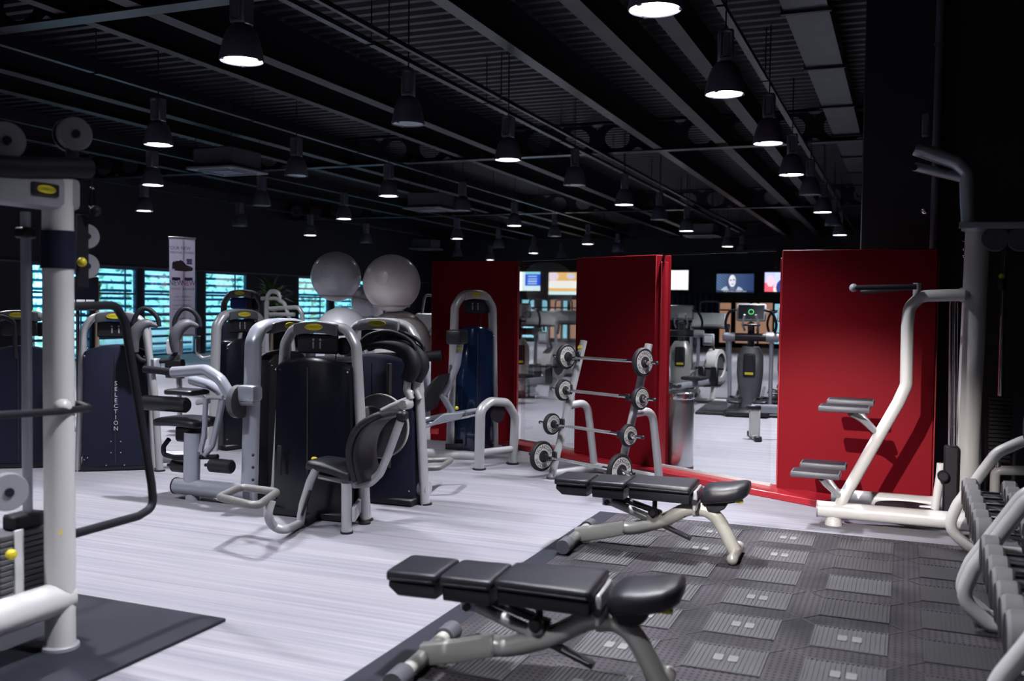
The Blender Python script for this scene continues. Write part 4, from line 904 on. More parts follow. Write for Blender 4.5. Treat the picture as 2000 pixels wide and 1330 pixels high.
# lever, carriage, platform
for dx in (0, 9): obj('guide_rod', MB().rod(CXm(1858 + dx, 575, -0.1), CXm(1854 + dx, 1000, -0.1), 0.014, 10), 'chrome', r, True)
a_, b_ = CXm(1858, 870, -0.1), CXm(1855, 1005, -0.1); obj('carriage', MB().box((a_ + b_) / 2, (0.10, 0.09, (a_ - b_).length), 0.012), 'dark_plastic', r, True)
obj('carriage_knob', MB().lathe([(0.03, 0), (0.04, 0.01), (0.04, 0.05), (0.03, 0.06)], 14, frame(CXm(1842, 928, -0.16), (1, 0, 0), (0, -1, 0))), 'dark_plastic', r, True)
obj('lever_arm', MB().tube(fil(CXm.path([(1838, 905, -.05), (1836, 930, -.05), (1826, 995, -.05)]), 0.05), 0.03, 12), 'white_paint', r, True)
q = CXm(1768, 990); obj('foot_platform', MB().lathe([(0.02, -0.012), (0.21, -0.012), (0.215, 0.0), (0.21, 0.012), (0.02, 0.012)], 32, Matrix.Translation(q) @ Matrix.Diagonal((1.0, 0.8, 1, 1))), 'grip', r, True)
obj('platform_arm', MB().rod(q + Vector((0.1, 0, -0.01)), CXm(1828, 995), 0.03, 10), 'white_paint', r, True)
# cable side with weight stack
q0 = CXm(1954, 870); xs = q0.x
for i in range(16): obj('stack_plate', MB().box((xs, 7.86, 0.50 + i * 0.030), (0.15, 0.10, 0.026), 0.003), 'black_iron', r, True)
q = CXm(1953, 575); obj('stack_rod', MB().rod((xs, 7.86, 0.4), (xs, 7.86, 2.1), 0.022, 12), 'chrome', r, True)
obj('cable', MB().rod((xs - 0.03, 7.70, 1.55), (xs - 0.03, 7.70, 2.12), 0.005, 6), 'ink', r, True)
q = CXm(1952, 540); obj('cable_stop', MB().ball((xs - 0.03, 7.70, q.z), 0.022, 10), 'yellow', r, True); obj('cable_weight', MB().lathe([(0.03, 0), (0.035, 0.02), (0.03, 0.08)], 12, Matrix.Translation((xs - 0.03, 7.70, q.z - 0.1))), 'dark_plastic', r, True)
obj('stack_frame', MB().tube(fil([(xs - 0.02, 7.86, 0.02), (xs - 0.02, 7.86, 0.42), (xs + 0.3, 7.86, 0.44)], 0.05), 0.035, 12), 'white_paint', r, True)

# ================================================================== dumbbell racks
mat('head_grey', (0.17, 0.165, 0.17), 0.5)
ORDN = ['first', 'second', 'third', 'fourth', 'fifth', 'sixth', 'seventh']
def db_rack(Y0, Y1, label, grp, upper=True):
    r = thing('dumbbell_rack', label, 'rack', (0.7, (Y0 + Y1) / 2, 0))
    for Y in (Y0, Y1):
        obj('side_frame', MB().tube(fil([(1.05, Y, 0.04), (0.42, Y, 0.045), (0.28, Y, 0.16), (0.335, Y, 0.32), (0.56, Y, 0.68), (0.70, Y, 0.76), (0.98, Y, 0.82), (1.02, Y, 0.5), (1.0, Y, 0.08)], [0, .06, .14, .2, .15, .1, .1, .1, 0], 5), 0.036, 16), 'white_paint', r, True)
        obj('rubber_foot', MB().rod((0.48, Y, 0.042), (0.60, Y, 0.042), 0.041, 16), 'grey_plastic', r, True)
    for X, z in ((0.40, 0.335), (0.62, 0.335), (0.74, 0.78), (0.96, 0.78)):
        obj('tray_rail', MB().box((X, (Y0 + Y1) / 2, z - 0.012), (0.035, Y1 - Y0 - 0.03, 0.02), 0.004), 'white_paint', r, True)
    k = 0
    for X, z, lo in ((0.40, 0.335, 'lower tray'), (0.74, 0.78, 'upper tray')):
        n = 7
        for i in range(n):
            Y = Y0 + 0.145 + (Y1 - Y0 - 0.29) * i / (n - 1); R_ = 0.094 if lo == 'lower tray' else 0.085
            d_ = thing('dumbbell', '%s dumbbell from the chin-up station on the %s of the %s rack' % (ORDN[n - 1 - i], lo, grp), 'dumbbell', (X + 0.11, Y, z), 0, 'dumbbells on the %s of the %s rack' % (lo, grp))
            if i == 0 and False: pass
            obj('handle', MB().rod((-0.08, 0, R_), (0.08, 0, R_), 0.017, 12), 'chrome', d_)
            for s in (-1, 1):
                h = obj('head', MB().lathe([(R_ * 0.86, 0), (R_, 0.012), (R_, 0.072), (R_ * 0.86, 0.085)], 24, frame((s * 0.07, 0, R_), (0, 0, 1), (s, 0, 0))), 'head_grey', d_)
                obj('head_disc', MB().lathe([(R_ * 0.84, 0.084), (R_ * 0.82, 0.088)], 20, frame((s * 0.07, 0, R_), (0, 0, 1), (s, 0, 0))), 'rubber', h); obj('head_collar', MB().lathe([(R_ * 0.84, 0.001), (R_ * 0.82, -0.003)], 20, frame((s * 0.07, 0, R_), (0, 0, 1), (s, 0, 0))), 'rubber', h)
    return r
db_rack(5.37, 6.9, 'white tubular dumbbell rack beside the chin-up station', 'near')
db_rack(3.7, 5.23, 'white tubular dumbbell rack standing in line before the other one', 'farther')

# ================================================================== cable station, left foreground
pb = G(118, 1272); S = Pl(pb, 90); dp = dep(pb)
r = thing('cable_station', 'tall white cable station with weight stack and pulleys on the plain rubber mat', 'exercise machine', (pb.x, pb.y, 0.018))
def v3(p): return Vector(p)
ztop = S(118, 352).z
obj('main_pole', MB().tube([(pb.x, pb.y, 0.03), (pb.x, pb.y, ztop)], 0.070, 24, r2=0.062), 'white_paint', r, True)
obj('pole_foot', MB().lathe([(0.082, 0.0), (0.082, 0.014), (0.075, 0.02)], 24, Matrix.Translation((pb.x, pb.y, 0.018))), 'light_plastic', r, True)
z0_, z1_ = S(120, 525).z, S(120, 452).z
sl = obj('label_sleeve', MB().ring_lathe([(0.071, z0_), (0.074, z0_), (0.074, z1_), (0.071, z1_)], 24, Matrix.Translation((pb.x, pb.y, 0))), 'navy_panel', r, True)
zb0, zb1 = S(118, 412).z, S(118, 345).z
obj('top_beam', MB().box((pb.x, pb.y - 0.42, (zb0 + zb1) / 2), (0.13, 1.0, zb1 - zb0), 0.03, seg=2), 'light_plastic', r, True)
pc = S(88, 370, -0.068); bd = obj('badge_plate', MB().box((pc.x + 0.003, pc.y, pc.z), (0.008, 0.14, 0.055), 0.006), 'dark_plastic', r, True)
obj('badge', MB().lathe([(0.05, 0), (0.05, 0.003)], 20, frame((pc.x + 0.007, pc.y, pc.z), (0, 1, 0), (1, 0, 0)) @ Matrix.Diagonal((1, 0.36, 1, 1))), 'yellow', bd, True)
letters('badge_lettering', 'TECHNOGYM', 0.02, ORG[r].inverted() @ frame((pc.x + 0.0108, pc.y, pc.z), (0, 1, 0), (1, 0, 0)), 'ink', bd)
obj('roller_arm', MB().tube(fil([S(-40, 322, -0.05), S(45, 328, -0.05), S(172, 328, -0.05)], 0.05), 0.047, 16), 'grip', r, True)
for px, py, off, R_ in ((145, 262, -0.02, 0.075), (10, 275, -0.02, 0.078), (168, 462, 0.10, 0.058), (168, 520, 0.10, 0.058), (15, 960, -0.02, 0.08)):
    c_ = S(px, py, off); ax = Vector((1, -0.45, 0)).normalized()
    pu = obj('pulley', MB().lathe([(R_ * 0.95, -0.022), (R_, -0.016), (R_ * 0.82, 0.0), (R_, 0.016), (R_ * 0.95, 0.022)], 28, frame(c_, (0, 0, 1), ax)), 'light_plastic', r, True)
    obj('axle_bolt', MB().lathe([(R_ * 0.24, -0.03), (R_ * 0.24, 0.03)], 12, frame(c_, (0, 0, 1), ax)), 'dark_plastic', pu, True)
    if py < 300:
        c2 = c_ - ax * 0.05; obj('pulley_cover', MB().lathe([(R_ * 1.02, -0.008), (R_ * 1.02, 0.008)], 28, frame(c2, (0, 0, 1), ax)), 'dark_plastic', pu, True)
        obj('pulley_bracket', MB().box(c_ - ax * 0.028 + Vector((0, 0, -R_ * 0.9)), (0.02, 0.07, R_ * 1.5), 0.006), 'lamp_body', pu, True)
obj('pulley_plate', MB().box(S(160, 490, 0.07), (0.012, 0.08, 0.34), 0.006), 'dark_plastic', r, True)
obj('knob', MB().ball(S(160, 512, 0.03), 0.022, 12), 'yellow', r, True)
cb = S(180, 388, 0.02); obj('carabiner', MB().tube(fil([cb + Vector((0, -0.018, -0.045)), cb + Vector((0, 0.018, -0.045)), cb + Vector((0, 0.008, 0.05)), cb + Vector((0, -0.008, 0.05))], 0.015, 4, True), 0.005, 8, True), 'chrome', r, True)
obj('cable_ball', MB().ball(S(186, 412, 0.02), 0.026, 14), 'grip', r, True)
obj('cable', MB().rod(S(180, 372, 0.02), S(176, 300, 0.0), 0.004, 6), 'ink', r, True)
rx = S(52, 700, 0.2)
obj('guide_rod', MB().rod((rx.x, rx.y, 0.15), (rx.x, rx.y, zb0), 0.022, 14), 'silver_blue', r, True)
rq = S(86, 700, 0.2); obj('guide_rod', MB().rod((rq.x, rq.y, 0.15), (rq.x, rq.y, zb0), 0.007, 8), 'chrome', r, True)
obj('rod_bracket', MB().box((rx.x, rx.y, S(52, 455, .2).z), (0.07, 0.07, 0.05), 0.008), 'dark_plastic', r, True)
sy_ = S(48, 1100, 0.2)
zlo, zhi = S(60, 1158, 0.12).z, S(60, 1035, 0.12).z; npl = 11
for i in range(npl): obj('stack_plate', MB().box((pb.x - 0.20, sy_.y - 0.02, zlo + (zhi - zlo) * (i + 0.5) / npl), (0.16, 0.34, (zhi - zlo) / npl * 0.86), 0.004), 'grey_plastic', r, True)
obj('stack_cap', MB().box((pb.x - 0.20, sy_.y - 0.0, zhi + 0.03), (0.10, 0.16, 0.07), 0.01), 'dark_plastic', r, True)
obj('pin_strip', MB().box((pb.x - 0.118, sy_.y - 0.10, (zlo + zhi) / 2), (0.01, 0.05, zhi - zlo + 0.03), 0.002), 'white_print', r, True)
obj('selector_pin', MB().ball(S(22, 1083, 0.06), 0.024, 14), 'yellow', r, True)
obj('base_tube', MB().tube([S(128, 1163), S(128, 1163) + Vector((0, -1.2, 0))], 0.075, 20), 'white_paint', r, True)
obj('stack_seat', MB().box((pb.x - 0.18, sy_.y - 0.02, zlo - 0.03), (0.22, 0.4, 0.05), 0.01), 'dark_plastic', r, True)
obj('hand_bar', MB().tube(fil([S(-60, 815, -0.08), S(120, 803, -0.08), S(176, 797, -0.04), S(150, 788, 0.05), S(118, 795, 0.04)], 0.03), 0.0165, 12), 'grip', r, True)
obj('bar_socket', MB().ball(S(122, 795, -0.05), 0.04, 12), 'white_paint', r, True)
gp = [(118, 600), (150, 598), (226, 596), (244, 628), (296, 945), (300, 990), (270, 1008), (118, 1050)]
obj('guard_bar', MB().tube(fil(S.path(gp, 0.02), 0.07, 5), 0.021, 14), 'grip', r, True)
tri = S(118, 1040, -0.071); obj('warning_sticker', MB().lathe([(0.014, 0), (0.014, 0.002)], 3, frame(tri, (0, 0, 1), (1, 0, 0))), 'yellow', r, True)
# ================================================================== selectorised machines
def bulge(wb, wt, z0, z1, crown, d0, d1, n=14):       # domed upright cover; front is -y
    m_ = MB(); rings = []
    for i in range(n + 1):
        t = -1 + 2 * i / n; yf = -(d1 + (d0 - d1) * (1 - t * t)); zt = z1 - crown * t * t
        if abs(t) == 1: zt -= crown * 0.25
        rings.append([Vector((wb * t, yf, z0)), Vector((wt * t, yf, zt - 0.03)), Vector((wt * t * 0.985, yf + 0.02, zt)), Vector((wt * t * 0.985, -yf - 0.02, zt)), Vector((wt * t, -yf, zt - 0.03)), Vector((wb * t, -yf, z0))])
    m_.ring_skin(rings); return m_
def badge(parent, c, w_, rz=0.0, tilt=0.0, txt=True):
    F_ = Matrix.Translation(c) @ Matrix.Rotation(rz, 4, 'Z') @ Matrix.Rotation(PI / 2 - tilt, 4, 'X')
    b = obj('badge', MB().lathe([(w_ / 2, 0), (w_ / 2 * 0.97, 0.004)], 20, F_ @ Matrix.Diagonal((1, 0.32, 1, 1))), 'yellow', parent)
    if txt: letters('badge_lettering', 'TECHNOGYM', w_ * 0.15, F_ @ Matrix.Translation((0, 0, 0.0046)), 'ink', b)
    return b
def tower(name, label, loc, rz, wb=0.80, wt=0.62, h=1.44, frame_m='silver', cover='gloss_black', cap='grey_plastic', ch=1.19, cw=(0.345, 0.315), a=0.033, b=0.055, d=(0.16, 0.10), disp=True, bolts=True):
    r = thing(name, label, 'exercise machine', loc, rz)
    P_ = [(-wb / 2, 0, 0.0), (-wt / 2, 0, h - 0.16), (-wt / 2 + 0.07, 0, h - 0.05), (-wt * 0.22, 0, h - 0.022), (0, 0, h - 0.018), (wt * 0.22, 0, h - 0.022), (wt / 2 - 0.07, 0, h - 0.05), (wt / 2, 0, h - 0.16), (wb / 2, 0, 0.0)]
    obj('frame_arch', MB().tube(fil(P_, 0.12, 4), a, 16, r2=b, up=(0, 1, 0)), frame_m, r)
    hw = wt * 0.30; N_ = 10
    up_ = [(-hw + 2 * hw * i / N_, h + 0.012 - 0.022 * (2 * i / N_ - 1) ** 2) for i in range(N_ + 1)]; lo_ = [(x, z - 0.085) for x, z in up_[::-1]]
    hd = obj('hood', MB().prism(up_ + lo_, 0.17, Matrix.Translation((0, -0.085, 0)), 0.012, 2), cap, r)
    badge(hd, (0, -0.087, h - 0.03), min(0.16, wt * 0.27))
    if disp:
        dp_ = obj('display_panel', MB().box((0, -0.03, h - 0.155), (hw * 2 - 0.02, 0.03, 0.145), 0.012), 'dark_plastic', r)
        for s in (-1, 1):
            obj('pictogram', MB().ball((s * 0.03, -0.046, h - 0.125), 0.010, 8, (1, 0.3, 1)).box((s * 0.03, -0.046, h - 0.165), (0.014, 0.005, 0.05), 0.002), 'light_plastic', dp_)
        obj('pulley', MB().lathe([(0.06, -0.015), (0.065, -0.01), (0.05, 0), (0.065, 0.01), (0.06, 0.015)], 20, frame((wt * 0.30, 0.02, h - 0.17), (0, 0, 1), (0, -1, 0))), 'dark_plastic', r)
        obj('cable', MB().rod((wt * 0.2, 0.02, h - 0.2), (wt * 0.2, 0.02, ch - 0.1), 0.005, 6), 'ink', r)
    cv = obj('cover', bulge(cw[0], cw[1], 0.05, ch, 0.05, d[0], d[1]), cover, r, sharp=50)
    obj('cover_groove', MB().box((0, -d[0] - 0.001, ch / 2), (0.008, 0.006, ch - 0.14)), 'ink', cv)
    if bolts:
        for x, z in ((-cw[0] * 0.9, ch - 0.1), (cw[0] * 0.9, ch - 0.1), (-cw[0] * 0.92, 0.12), (cw[0] * 0.92, 0.12)):
            obj('bolt', MB().ball((x, -d[1] - 0.018, z), 0.009, 8), 'chrome', cv)
    obj('base_skid', MB().box((0, 0, 0.03), (cw[0] * 2 + 0.02, d[0] * 1.9, 0.06), 0.012), 'dark_plastic', r)
    for s in (-1, 1): obj('foot_pad', MB().lathe([(0.055, 0), (0.055, 0.012)], 14, Matrix.Translation((s * wb / 2, 0, 0))), 'dark_plastic', r)
    return r
def tr(r, nm, plane, pts, rad, m_, R=0.06, n=14, r2=None, up=None, sm=False, par=None):
    P_ = plane.path(pts); P_ = smooth_path(P_) if sm else fil(P_, R, 5)
    return obj(nm, MB().tube(P_, rad, n, r2=r2, up=up), m_, par or r, True)

# ---- machine with the black domed cover and side seat
m1 = tower('seated_machine', 'leg machine with black domed cover, small seat and curved backrest', (-4.035, 6.08, 0), 0)
Q = Pl((0, 5.68, 0), 0); Q2 = Pl((0, 5.98, 0), 0); QM = Pl((0, 5.80, 0), 0)
c_ = QM(660, 915); st = obj('seat', MB().cushion((0, 0, 0), 0.37, 0.30, 0.075, Matrix.Translation(c_) @ Matrix.Rotation(deg(9), 4, 'Y'), 0.45, 0.018, 1.1), 'leather', m1, True, sharp=70)
obj('seat_tray', MB().box(c_ + Vector((0.01, 0, -0.055)), (0.27, 0.2, 0.04), 0.01), 'dark_plastic', st, True)
bk = QM.path([(712, 936), (703, 900), (703, 868), (713, 840), (733, 820), (764, 806)]); sp = smooth_path(bk, 4); secs = []
for i, p in enumerate(sp):
    t = (sp[min(i + 1, len(sp) - 1)] - sp[max(i - 1, 0)]).normalized(); nn_ = t.cross(Vector((0, 1, 0))); u_ = i / (len(sp) - 1); k_ = 0.55 + 0.45 * math.sin(PI * min(1, max(0.0, u_ * 1.1 + 0.03)))
    secs.append((p, Vector((0, 0.155 * (0.8 + 0.2 * k_), 0)), nn_ * 0.034 * (0.5 if i in (0, len(sp) - 1) else 1)))
bp_ = obj('backrest', MB().pad(secs, 20, 0.5), 'leather', m1, True, sharp=70)
sp2 = [p + Vector((0.05, 0, -0.01)) for p in sp]
obj('backrest_shell', MB().pad([(p + Vector((0.045, 0, -0.005)), Vector((0, 0.145, 0)), Vector((0.022, 0, 0.008))) for p in sp], 16, 0.5), 'dark_plastic', bp_, True, sharp=70)
tr(m1, 'backrest_bar', QM, [(690, 946), (722, 944), (742, 925), (757, 890), (782, 822)], 0.020, 'silver', 0.1, 10, r2=0.03)
obj('bar_head', MB().box(QM(786, 812), (0.07, 0.07, 0.06), 0.012), 'dark_plastic', m1, True)
tr(m1, 'front_leg', Q, [(618, 915), (606, 940), (592, 985), (584, 1034)], 0.034, 'silver', 0.08, 14, r2=0.028)
tr(m1, 'leg_insert', Q, [(606, 958, -.03), (590, 1006, -.03)], 0.010, 'gloss_black', 0.02, 8)
tr(m1, 'rear_leg', Q, [(677, 944), (677, 1044)], 0.037, 'silver')
tr(m1, 'rear_leg', Q2, [(712, 942), (712, 1010)], 0.034, 'silver')
obj('leg_plate', MB().plate([Q(690, 990), Q2(703, 972), Q2(703, 998), Q(690, 1020)], 0.03), 'silver', m1, True)
obj('seat_frame', MB().plate([Q(620, 930), Q(690, 944), Q2(712, 944), Q2(650, 930)], 0.035), 'silver', m1, True)
for P_ in ((Q, 677, 1044), (Q, 584, 1034), (Q2, 712, 1010)): p = P_[0](P_[1], P_[2]); obj('foot_pad', MB().lathe([(0.045, 0), (0.045, 0.014)], 16, Matrix.Translation((p.x, p.y, 0))), 'dark_plastic', m1, True)
obj('foot_roller', MB().rod(Q(594, 1022, 0.04), Q(622, 1003, 0.30), 0.035, 14), 'grip', m1, True); tr(m1, 'roller_axle', Q, [(588, 1034, 0), (622, 1012, 0.32)], 0.014, 'silver', 0.02, 8)
lp = [G(px, py, 0.30) for px, py in ((428, 971), (470, 951), (541, 961), (502, 989))]
obj('foot_loop', MB().tube(fil(lp, 0.05, 5, True), 0.026, 12, True), 'worn_steel', m1, True)
obj('loop_stem', MB().tube(smooth_path([G(530, 978, 0.29), G(524, 1005, 0.2), G(533, 1026, 0.1), G(556, 1034, 0.06), Q(586, 1022)]), 0.030, 12), 'silver', m1, True)
pn = obj('selector_panel', MB().box((0.11 - 0.35, -0.168, 0.42), (0.035, 0.012, 0.22), 0.004), 'dark_plastic', m1)
for py, w_ in ((896, 0.03), (912, 0.026)): p = Pl((0, 5.90, 0), 0)(614, py); obj('pin_knob', MB().ball(p, w_ / 1.4, 12, (1.3, 0.6, 0.7)), 'yellow', m1, True)

# ---- press machine behind it, with padded curved handles
m2 = tower('press_machine', 'press machine with padded looped handles behind the black domed machine', (-3.90, 6.76, 0), 0, h=1.46, cover='navy_panel', cap='light_plastic')
H1 = Pl((0, 6.38, 0), 0); H2 = Pl((0, 6.70, 0), 0)
for HP, dx in ((H1, 0), (H2, 17)):
    pts = [(796 + dx, 742), (806 + dx, 715), (798 + dx, 690), (778 + dx, 677), (745 + dx, 672), (716 + dx, 676)]; rr = [0.052, 0.064, 0.06, 0.05, 0.036, 0.022]
    P_ = smooth_path(HP.path(pts), 6); k_ = len(P_)
    rad = [rr[min(int(i / 6), 5)] + (rr[min(int(i / 6) + 1, 5)] - rr[min(int(i / 6), 5)]) * ((i / 6) % 1) for i in range(k_)]
    hn = obj('press_handle', MB().tube(P_, rad, 18), 'grip', m2, True)
    tr(m2, 'grip_loop', HP, [(716 + dx, 678), (704 + dx, 682), (703 + dx, 671), (722 + dx, 654), (757 + dx, 647), (790 + dx, 658), (810 + dx, 677), (804 + dx, 692)], 0.016, 'rubber', 0.05, 10, sm=True, par=hn)
    tr(m2, 'grip_brace', HP, [(726 + dx, 672), (735 + dx, 658), (752 + dx, 649)], 0.012, 'rubber', 0.05, 8, sm=True, par=hn)
    tr(m2, 'handle_stem', HP, [(797 + dx, 738), (794 + dx, 762), (803 + dx, 780)], 0.028, 'silver', 0.05)
pv = Pl((0, 6.40, 0), 0)
tr(m2, 'lever_arm', pv, [(800, 782), (768, 795), (730, 815)], 0.045, 'silver', 0.1, 14, r2=0.035)
obj('pivot_hub', MB().lathe([(0.036, -0.05), (0.038, -0.04), (0.038, 0.05)], 18, frame(pv(793, 790, -0.06), (1, 0, 0), (0, 1, 0))), 'silver', m2, True); obj('pivot_bolt', MB().lathe([(0.015, 0), (0.015, 0.02)], 12, frame(pv(793, 790, -0.11), (1, 0, 0), (0, -1, 0))), 'grey_paint', m2, True)
obj('chest_pad', MB().lathe([(0.02, -0.03), (0.10, -0.028), (0.115, -0.01), (0.115, 0.01), (0.10, 0.028), (0.02, 0.03)], 26, frame(pv(724, 822, -0.1), (0, 0, 1), Vector((0.75, -0.6, 0.2)))), 'leather', m2, True, sharp=60)
cm = pv(742, 832, 0.1); dk = obj('cam_disc', MB().lathe([(0.24, -0.012), (0.245, 0), (0.24, 0.012)], 40, frame(cm, (1, 0, 0), (0, -1, 0))), 'grey_plastic', m2, True)
obj('cam_rim', MB().ring_lathe([(0.243, -0.014), (0.252, -0.014), (0.252, 0.014), (0.243, 0.014)], 40, frame(cm, (1, 0, 0), (0, -1, 0))), 'grey_paint', dk, True)
obj('ball_joint', MB().ball(pv(801, 768), 0.028, 12), 'silver', m2, True)
obj('slot_rail', MB().rod((0.16, -0.165, 0.3), (0.16, -0.165, 1.12), 0.02, 8), 'ink', m2)
lp = [G(px, py, 0.22) for px, py in ((806, 915), (832, 899), (884, 897), (858, 914))]; obj('foot_loop', MB().tube(fil(lp, 0.05, 5, True), 0.024, 12, True), 'worn_steel', m2, True)
obj('base_tube', MB().rod((0.30, 0.02, 0.12), (0.42, 0.02, 0.12), 0.06, 14), 'silver', m2)

# ---- machine with rollers and long arms, tower seen edge on
m3 = tower('roller_machine', 'leg machine with black roller pads, low seat and broad silver upright', (-4.755, 6.60, 0), deg(90), wb=0.84, wt=0.74, h=1.43, frame_m='silver_blue', cover='dark_plastic', cap='grey_plastic', cw=(0.28, 0.26), a=0.048, b=0.075, d=(0.10, 0.07), disp=False)
K = Pl((0, 6.12, 0), 0)
obj('upright_collar', MB().box(K(488, 768), (0.165, 0.13, 0.13), 0.03, seg=2), 'silver_blue', m3, True)
obj('hub_disc', MB().lathe([(0.10, -0.03), (0.13, -0.02), (0.13, 0.03), (0.10, 0.04)], 28, frame(K(466, 784), (0, 0, 1), (1, 0, 0))), 'grey_plastic', m3, True)
obj('hub_shaft', MB().rod(K(466, 780), K(500, 780), 0.05, 14), 'silver', m3, True)
tr(m3, 'long_arm', K, [(338, 727, .05), (402, 722, .05), (430, 740), (452, 776)], 0.045, 'silver_blue', 0.14)
tr(m3, 'long_arm', K, [(375, 742, .35), (410, 752, .3), (435, 768, .15), (456, 788, .05)], 0.042, 'silver_blue', 0.14)
tr(m3, 'arm_grip', K, [(282, 721, .05), (340, 727, .05)], 0.030, 'grip')
obj('thigh_roller', MB().lathe([(0.05, 0), (0.062, 0.012), (0.062, 0.43), (0.05, 0.445)], 20, frame(K(281, 786), (0, 0, 1), (1, 0, 0))), 'leather', m3, True)
obj('roller_axle', MB().rod(K(385, 786), K(408, 783), 0.022, 12), 'silver', m3, True)
c_ = K(366, 824, 0.1); st = obj('seat', MB().cushion(c_, 0.43, 0.36, 0.07, None, 0.45, 0.012), 'leather', m3, True, sharp=70)
obj('seat_mount', MB().box(c_ + Vector((0.04, 0, -0.09)), (0.22, 0.16, 0.13), 0.02), 'dark_plastic', st, True)
tr(m3, 'lever', K, [(402, 778, -.04), (399, 850, -.04), (392, 882, -.04)], 0.022, 'silver_blue'); tr(m3, 'lever', K, [(436, 778, .02), (415, 870, .02), (398, 890, -.02)], 0.026, 'silver_blue')
tr(m3, 'lever_link', K, [(405, 776), (436, 776)], 0.018, 'silver')
tr(m3, 'side_handle', K, [(330, 858, .1), (319, 872, .1), (320, 888, .1), (340, 893, .05), (425, 892)], 0.020, 'grip', 0.05)
tr(m3, 'seat_post', K, [(376, 845), (374, 948)], 0.075, 'silver_blue', 0.05, 16, r2=0.05)
for px, off in ((411, 0), (338, 0.12)):
    rl = obj('ankle_roller', MB().lathe([(0.045, 0), (0.056, 0.012), (0.056, 0.20), (0.045, 0.212)], 20, frame(K(px, 908, off), (0, 0, 1), (1, 0, 0))), 'leather', m3, True); obj('roller_axle', MB().rod(K(px - 10, 908, off), K(px, 908, off), 0.014, 8), 'dark_plastic', rl, True)
b0_ = K(345, 960); obj('base_tube', MB().rod((b0_.x, 6.12, 0.10), (-4.72, 6.12, 0.10), 0.066, 20), 'silver_blue', m3, True)
obj('tube_cap', MB().lathe([(0.069, 0), (0.069, 0.012)], 20, frame((b0_.x - 0.01, 6.12, 0.10), (0, 0, 1), (1, 0, 0))), 'dark_plastic', m3, True)
f_ = K(377, 975); obj('base_foot', MB().lathe([(0.06, 0), (0.056, 0.03), (0.04, 0.06)], 18, Matrix.Translation((f_.x, 6.12, 0))), 'silver_blue', m3, True)
for py in (889, 913, 937): obj('pin_hole', MB().ball(K(494, py, -0.03), 0.012, 8), 'ink', m3, True)

# ---- machine with the vertical word on its navy cover
m4c = (G(165, 919) + G(289, 915)) / 2; m4z = deg(37.8)
m4 = tower('curl_handle_machine', 'machine with vertical lettering on navy cover and two curled padded handles', (m4c.x, m4c.y, 0), m4z, wb=0.66, wt=0.56, h=1.47, cover='navy_panel', cap='grey_plastic', ch=1.17, cw=(0.285, 0.27), d=(0.085, 0.08))
FR = Pl(m4c, 37.8)
def loc_on(plane, px, py, off): return ORG[m4].inverted() @ plane(px, py, off)
for i_, ch in enumerate('SELECTION'):
    p = loc_on(FR, 226.5, 749 + i_ * 11.0, -0.088); letters('cover_lettering', ch, 0.055, frame((p.x, -0.0965, p.z), (1, 0, 0), (0, -1, 0)), 'white_print', m4)
for px, py in ((217, 862), (236, 862), (217, 884), (236, 884), (208, 908), (243, 908), (171, 894), (171, 680)):
    p = loc_on(FR, px, py, -0.085); obj('bolt', MB().ball((p.x, -0.087, p.z), 0.008, 8), 'chrome', m4)
PP = Pl(G(312, 920), 37.8)
tr(m4, 'front_post', PP, [(284, 640), (303, 780), (312, 918)], 0.034, 'silver'); p = G(312, 920); obj('foot_pad', MB().lathe([(0.05, 0), (0.05, 0.014)], 16, Matrix.Translation((p.x, p.y, 0))), 'dark_plastic', m4, True)
obj('post_collar', MB().box(PP(302, 714), (0.09, 0.09, 0.14), 0.012), 'silver_blue', m4, True)
tr(m4, 'cross_handle', PP, [(262, 660), (264, 692), (276, 704), (303, 706), (332, 704), (343, 690), (346, 655)], 0.022, 'grip', 0.05)
for dx in (0, 80):
    P_ = smooth_path(PP.path([(263 + dx, 688), (261 + dx, 662), (270 + dx, 642), (288 + dx, 632), (308 + dx, 637)]), 5); n_ = len(P_)
    cu = obj('curled_pad', MB().tube(P_, [0.036 + 0.022 * math.sin(PI * min(1, i / (n_ - 1) * 1.15)) - 0.018 * max(0, i / (n_ - 1) - 0.75) * 4 for i in range(n_)], 16), 'grey_plastic', m4, True)
    tr(m4, 'top_loop', PP, [(262 + dx, 652), (262 + dx, 625), (276 + dx, 604), (294 + dx, 606), (308 + dx, 622), (311 + dx, 638)], 0.022, 'grip', 0.05, 10, sm=True, par=cu)
obj('base_tube', MB().rod((-0.36, 0.02, 0.10), (0.62, 0.02, 0.10), 0.055, 16), 'silver', m4)
m0c = G(42, 912); m0 = tower('covered_machine', 'navy covered machine behind the tall white cable station', (m0c.x, m0c.y, 0), deg(34), wb=0.66, wt=0.56, h=1.47, cover='navy_panel', ch=1.15, cw=(0.285, 0.27), d=(0.085, 0.08))
obj('base_tube', MB().rod((-0.36, 0.02, 0.10), (0.34, 0.02, 0.10), 0.055, 16), 'silver', m0)
tr(m0, 'side_handle', Pl(m0c, 34), [(-6, 640, -.3), (-2, 615, -.3), (28, 628, -.3), (30, 700, -.3)], 0.02, 'grip', 0.05)

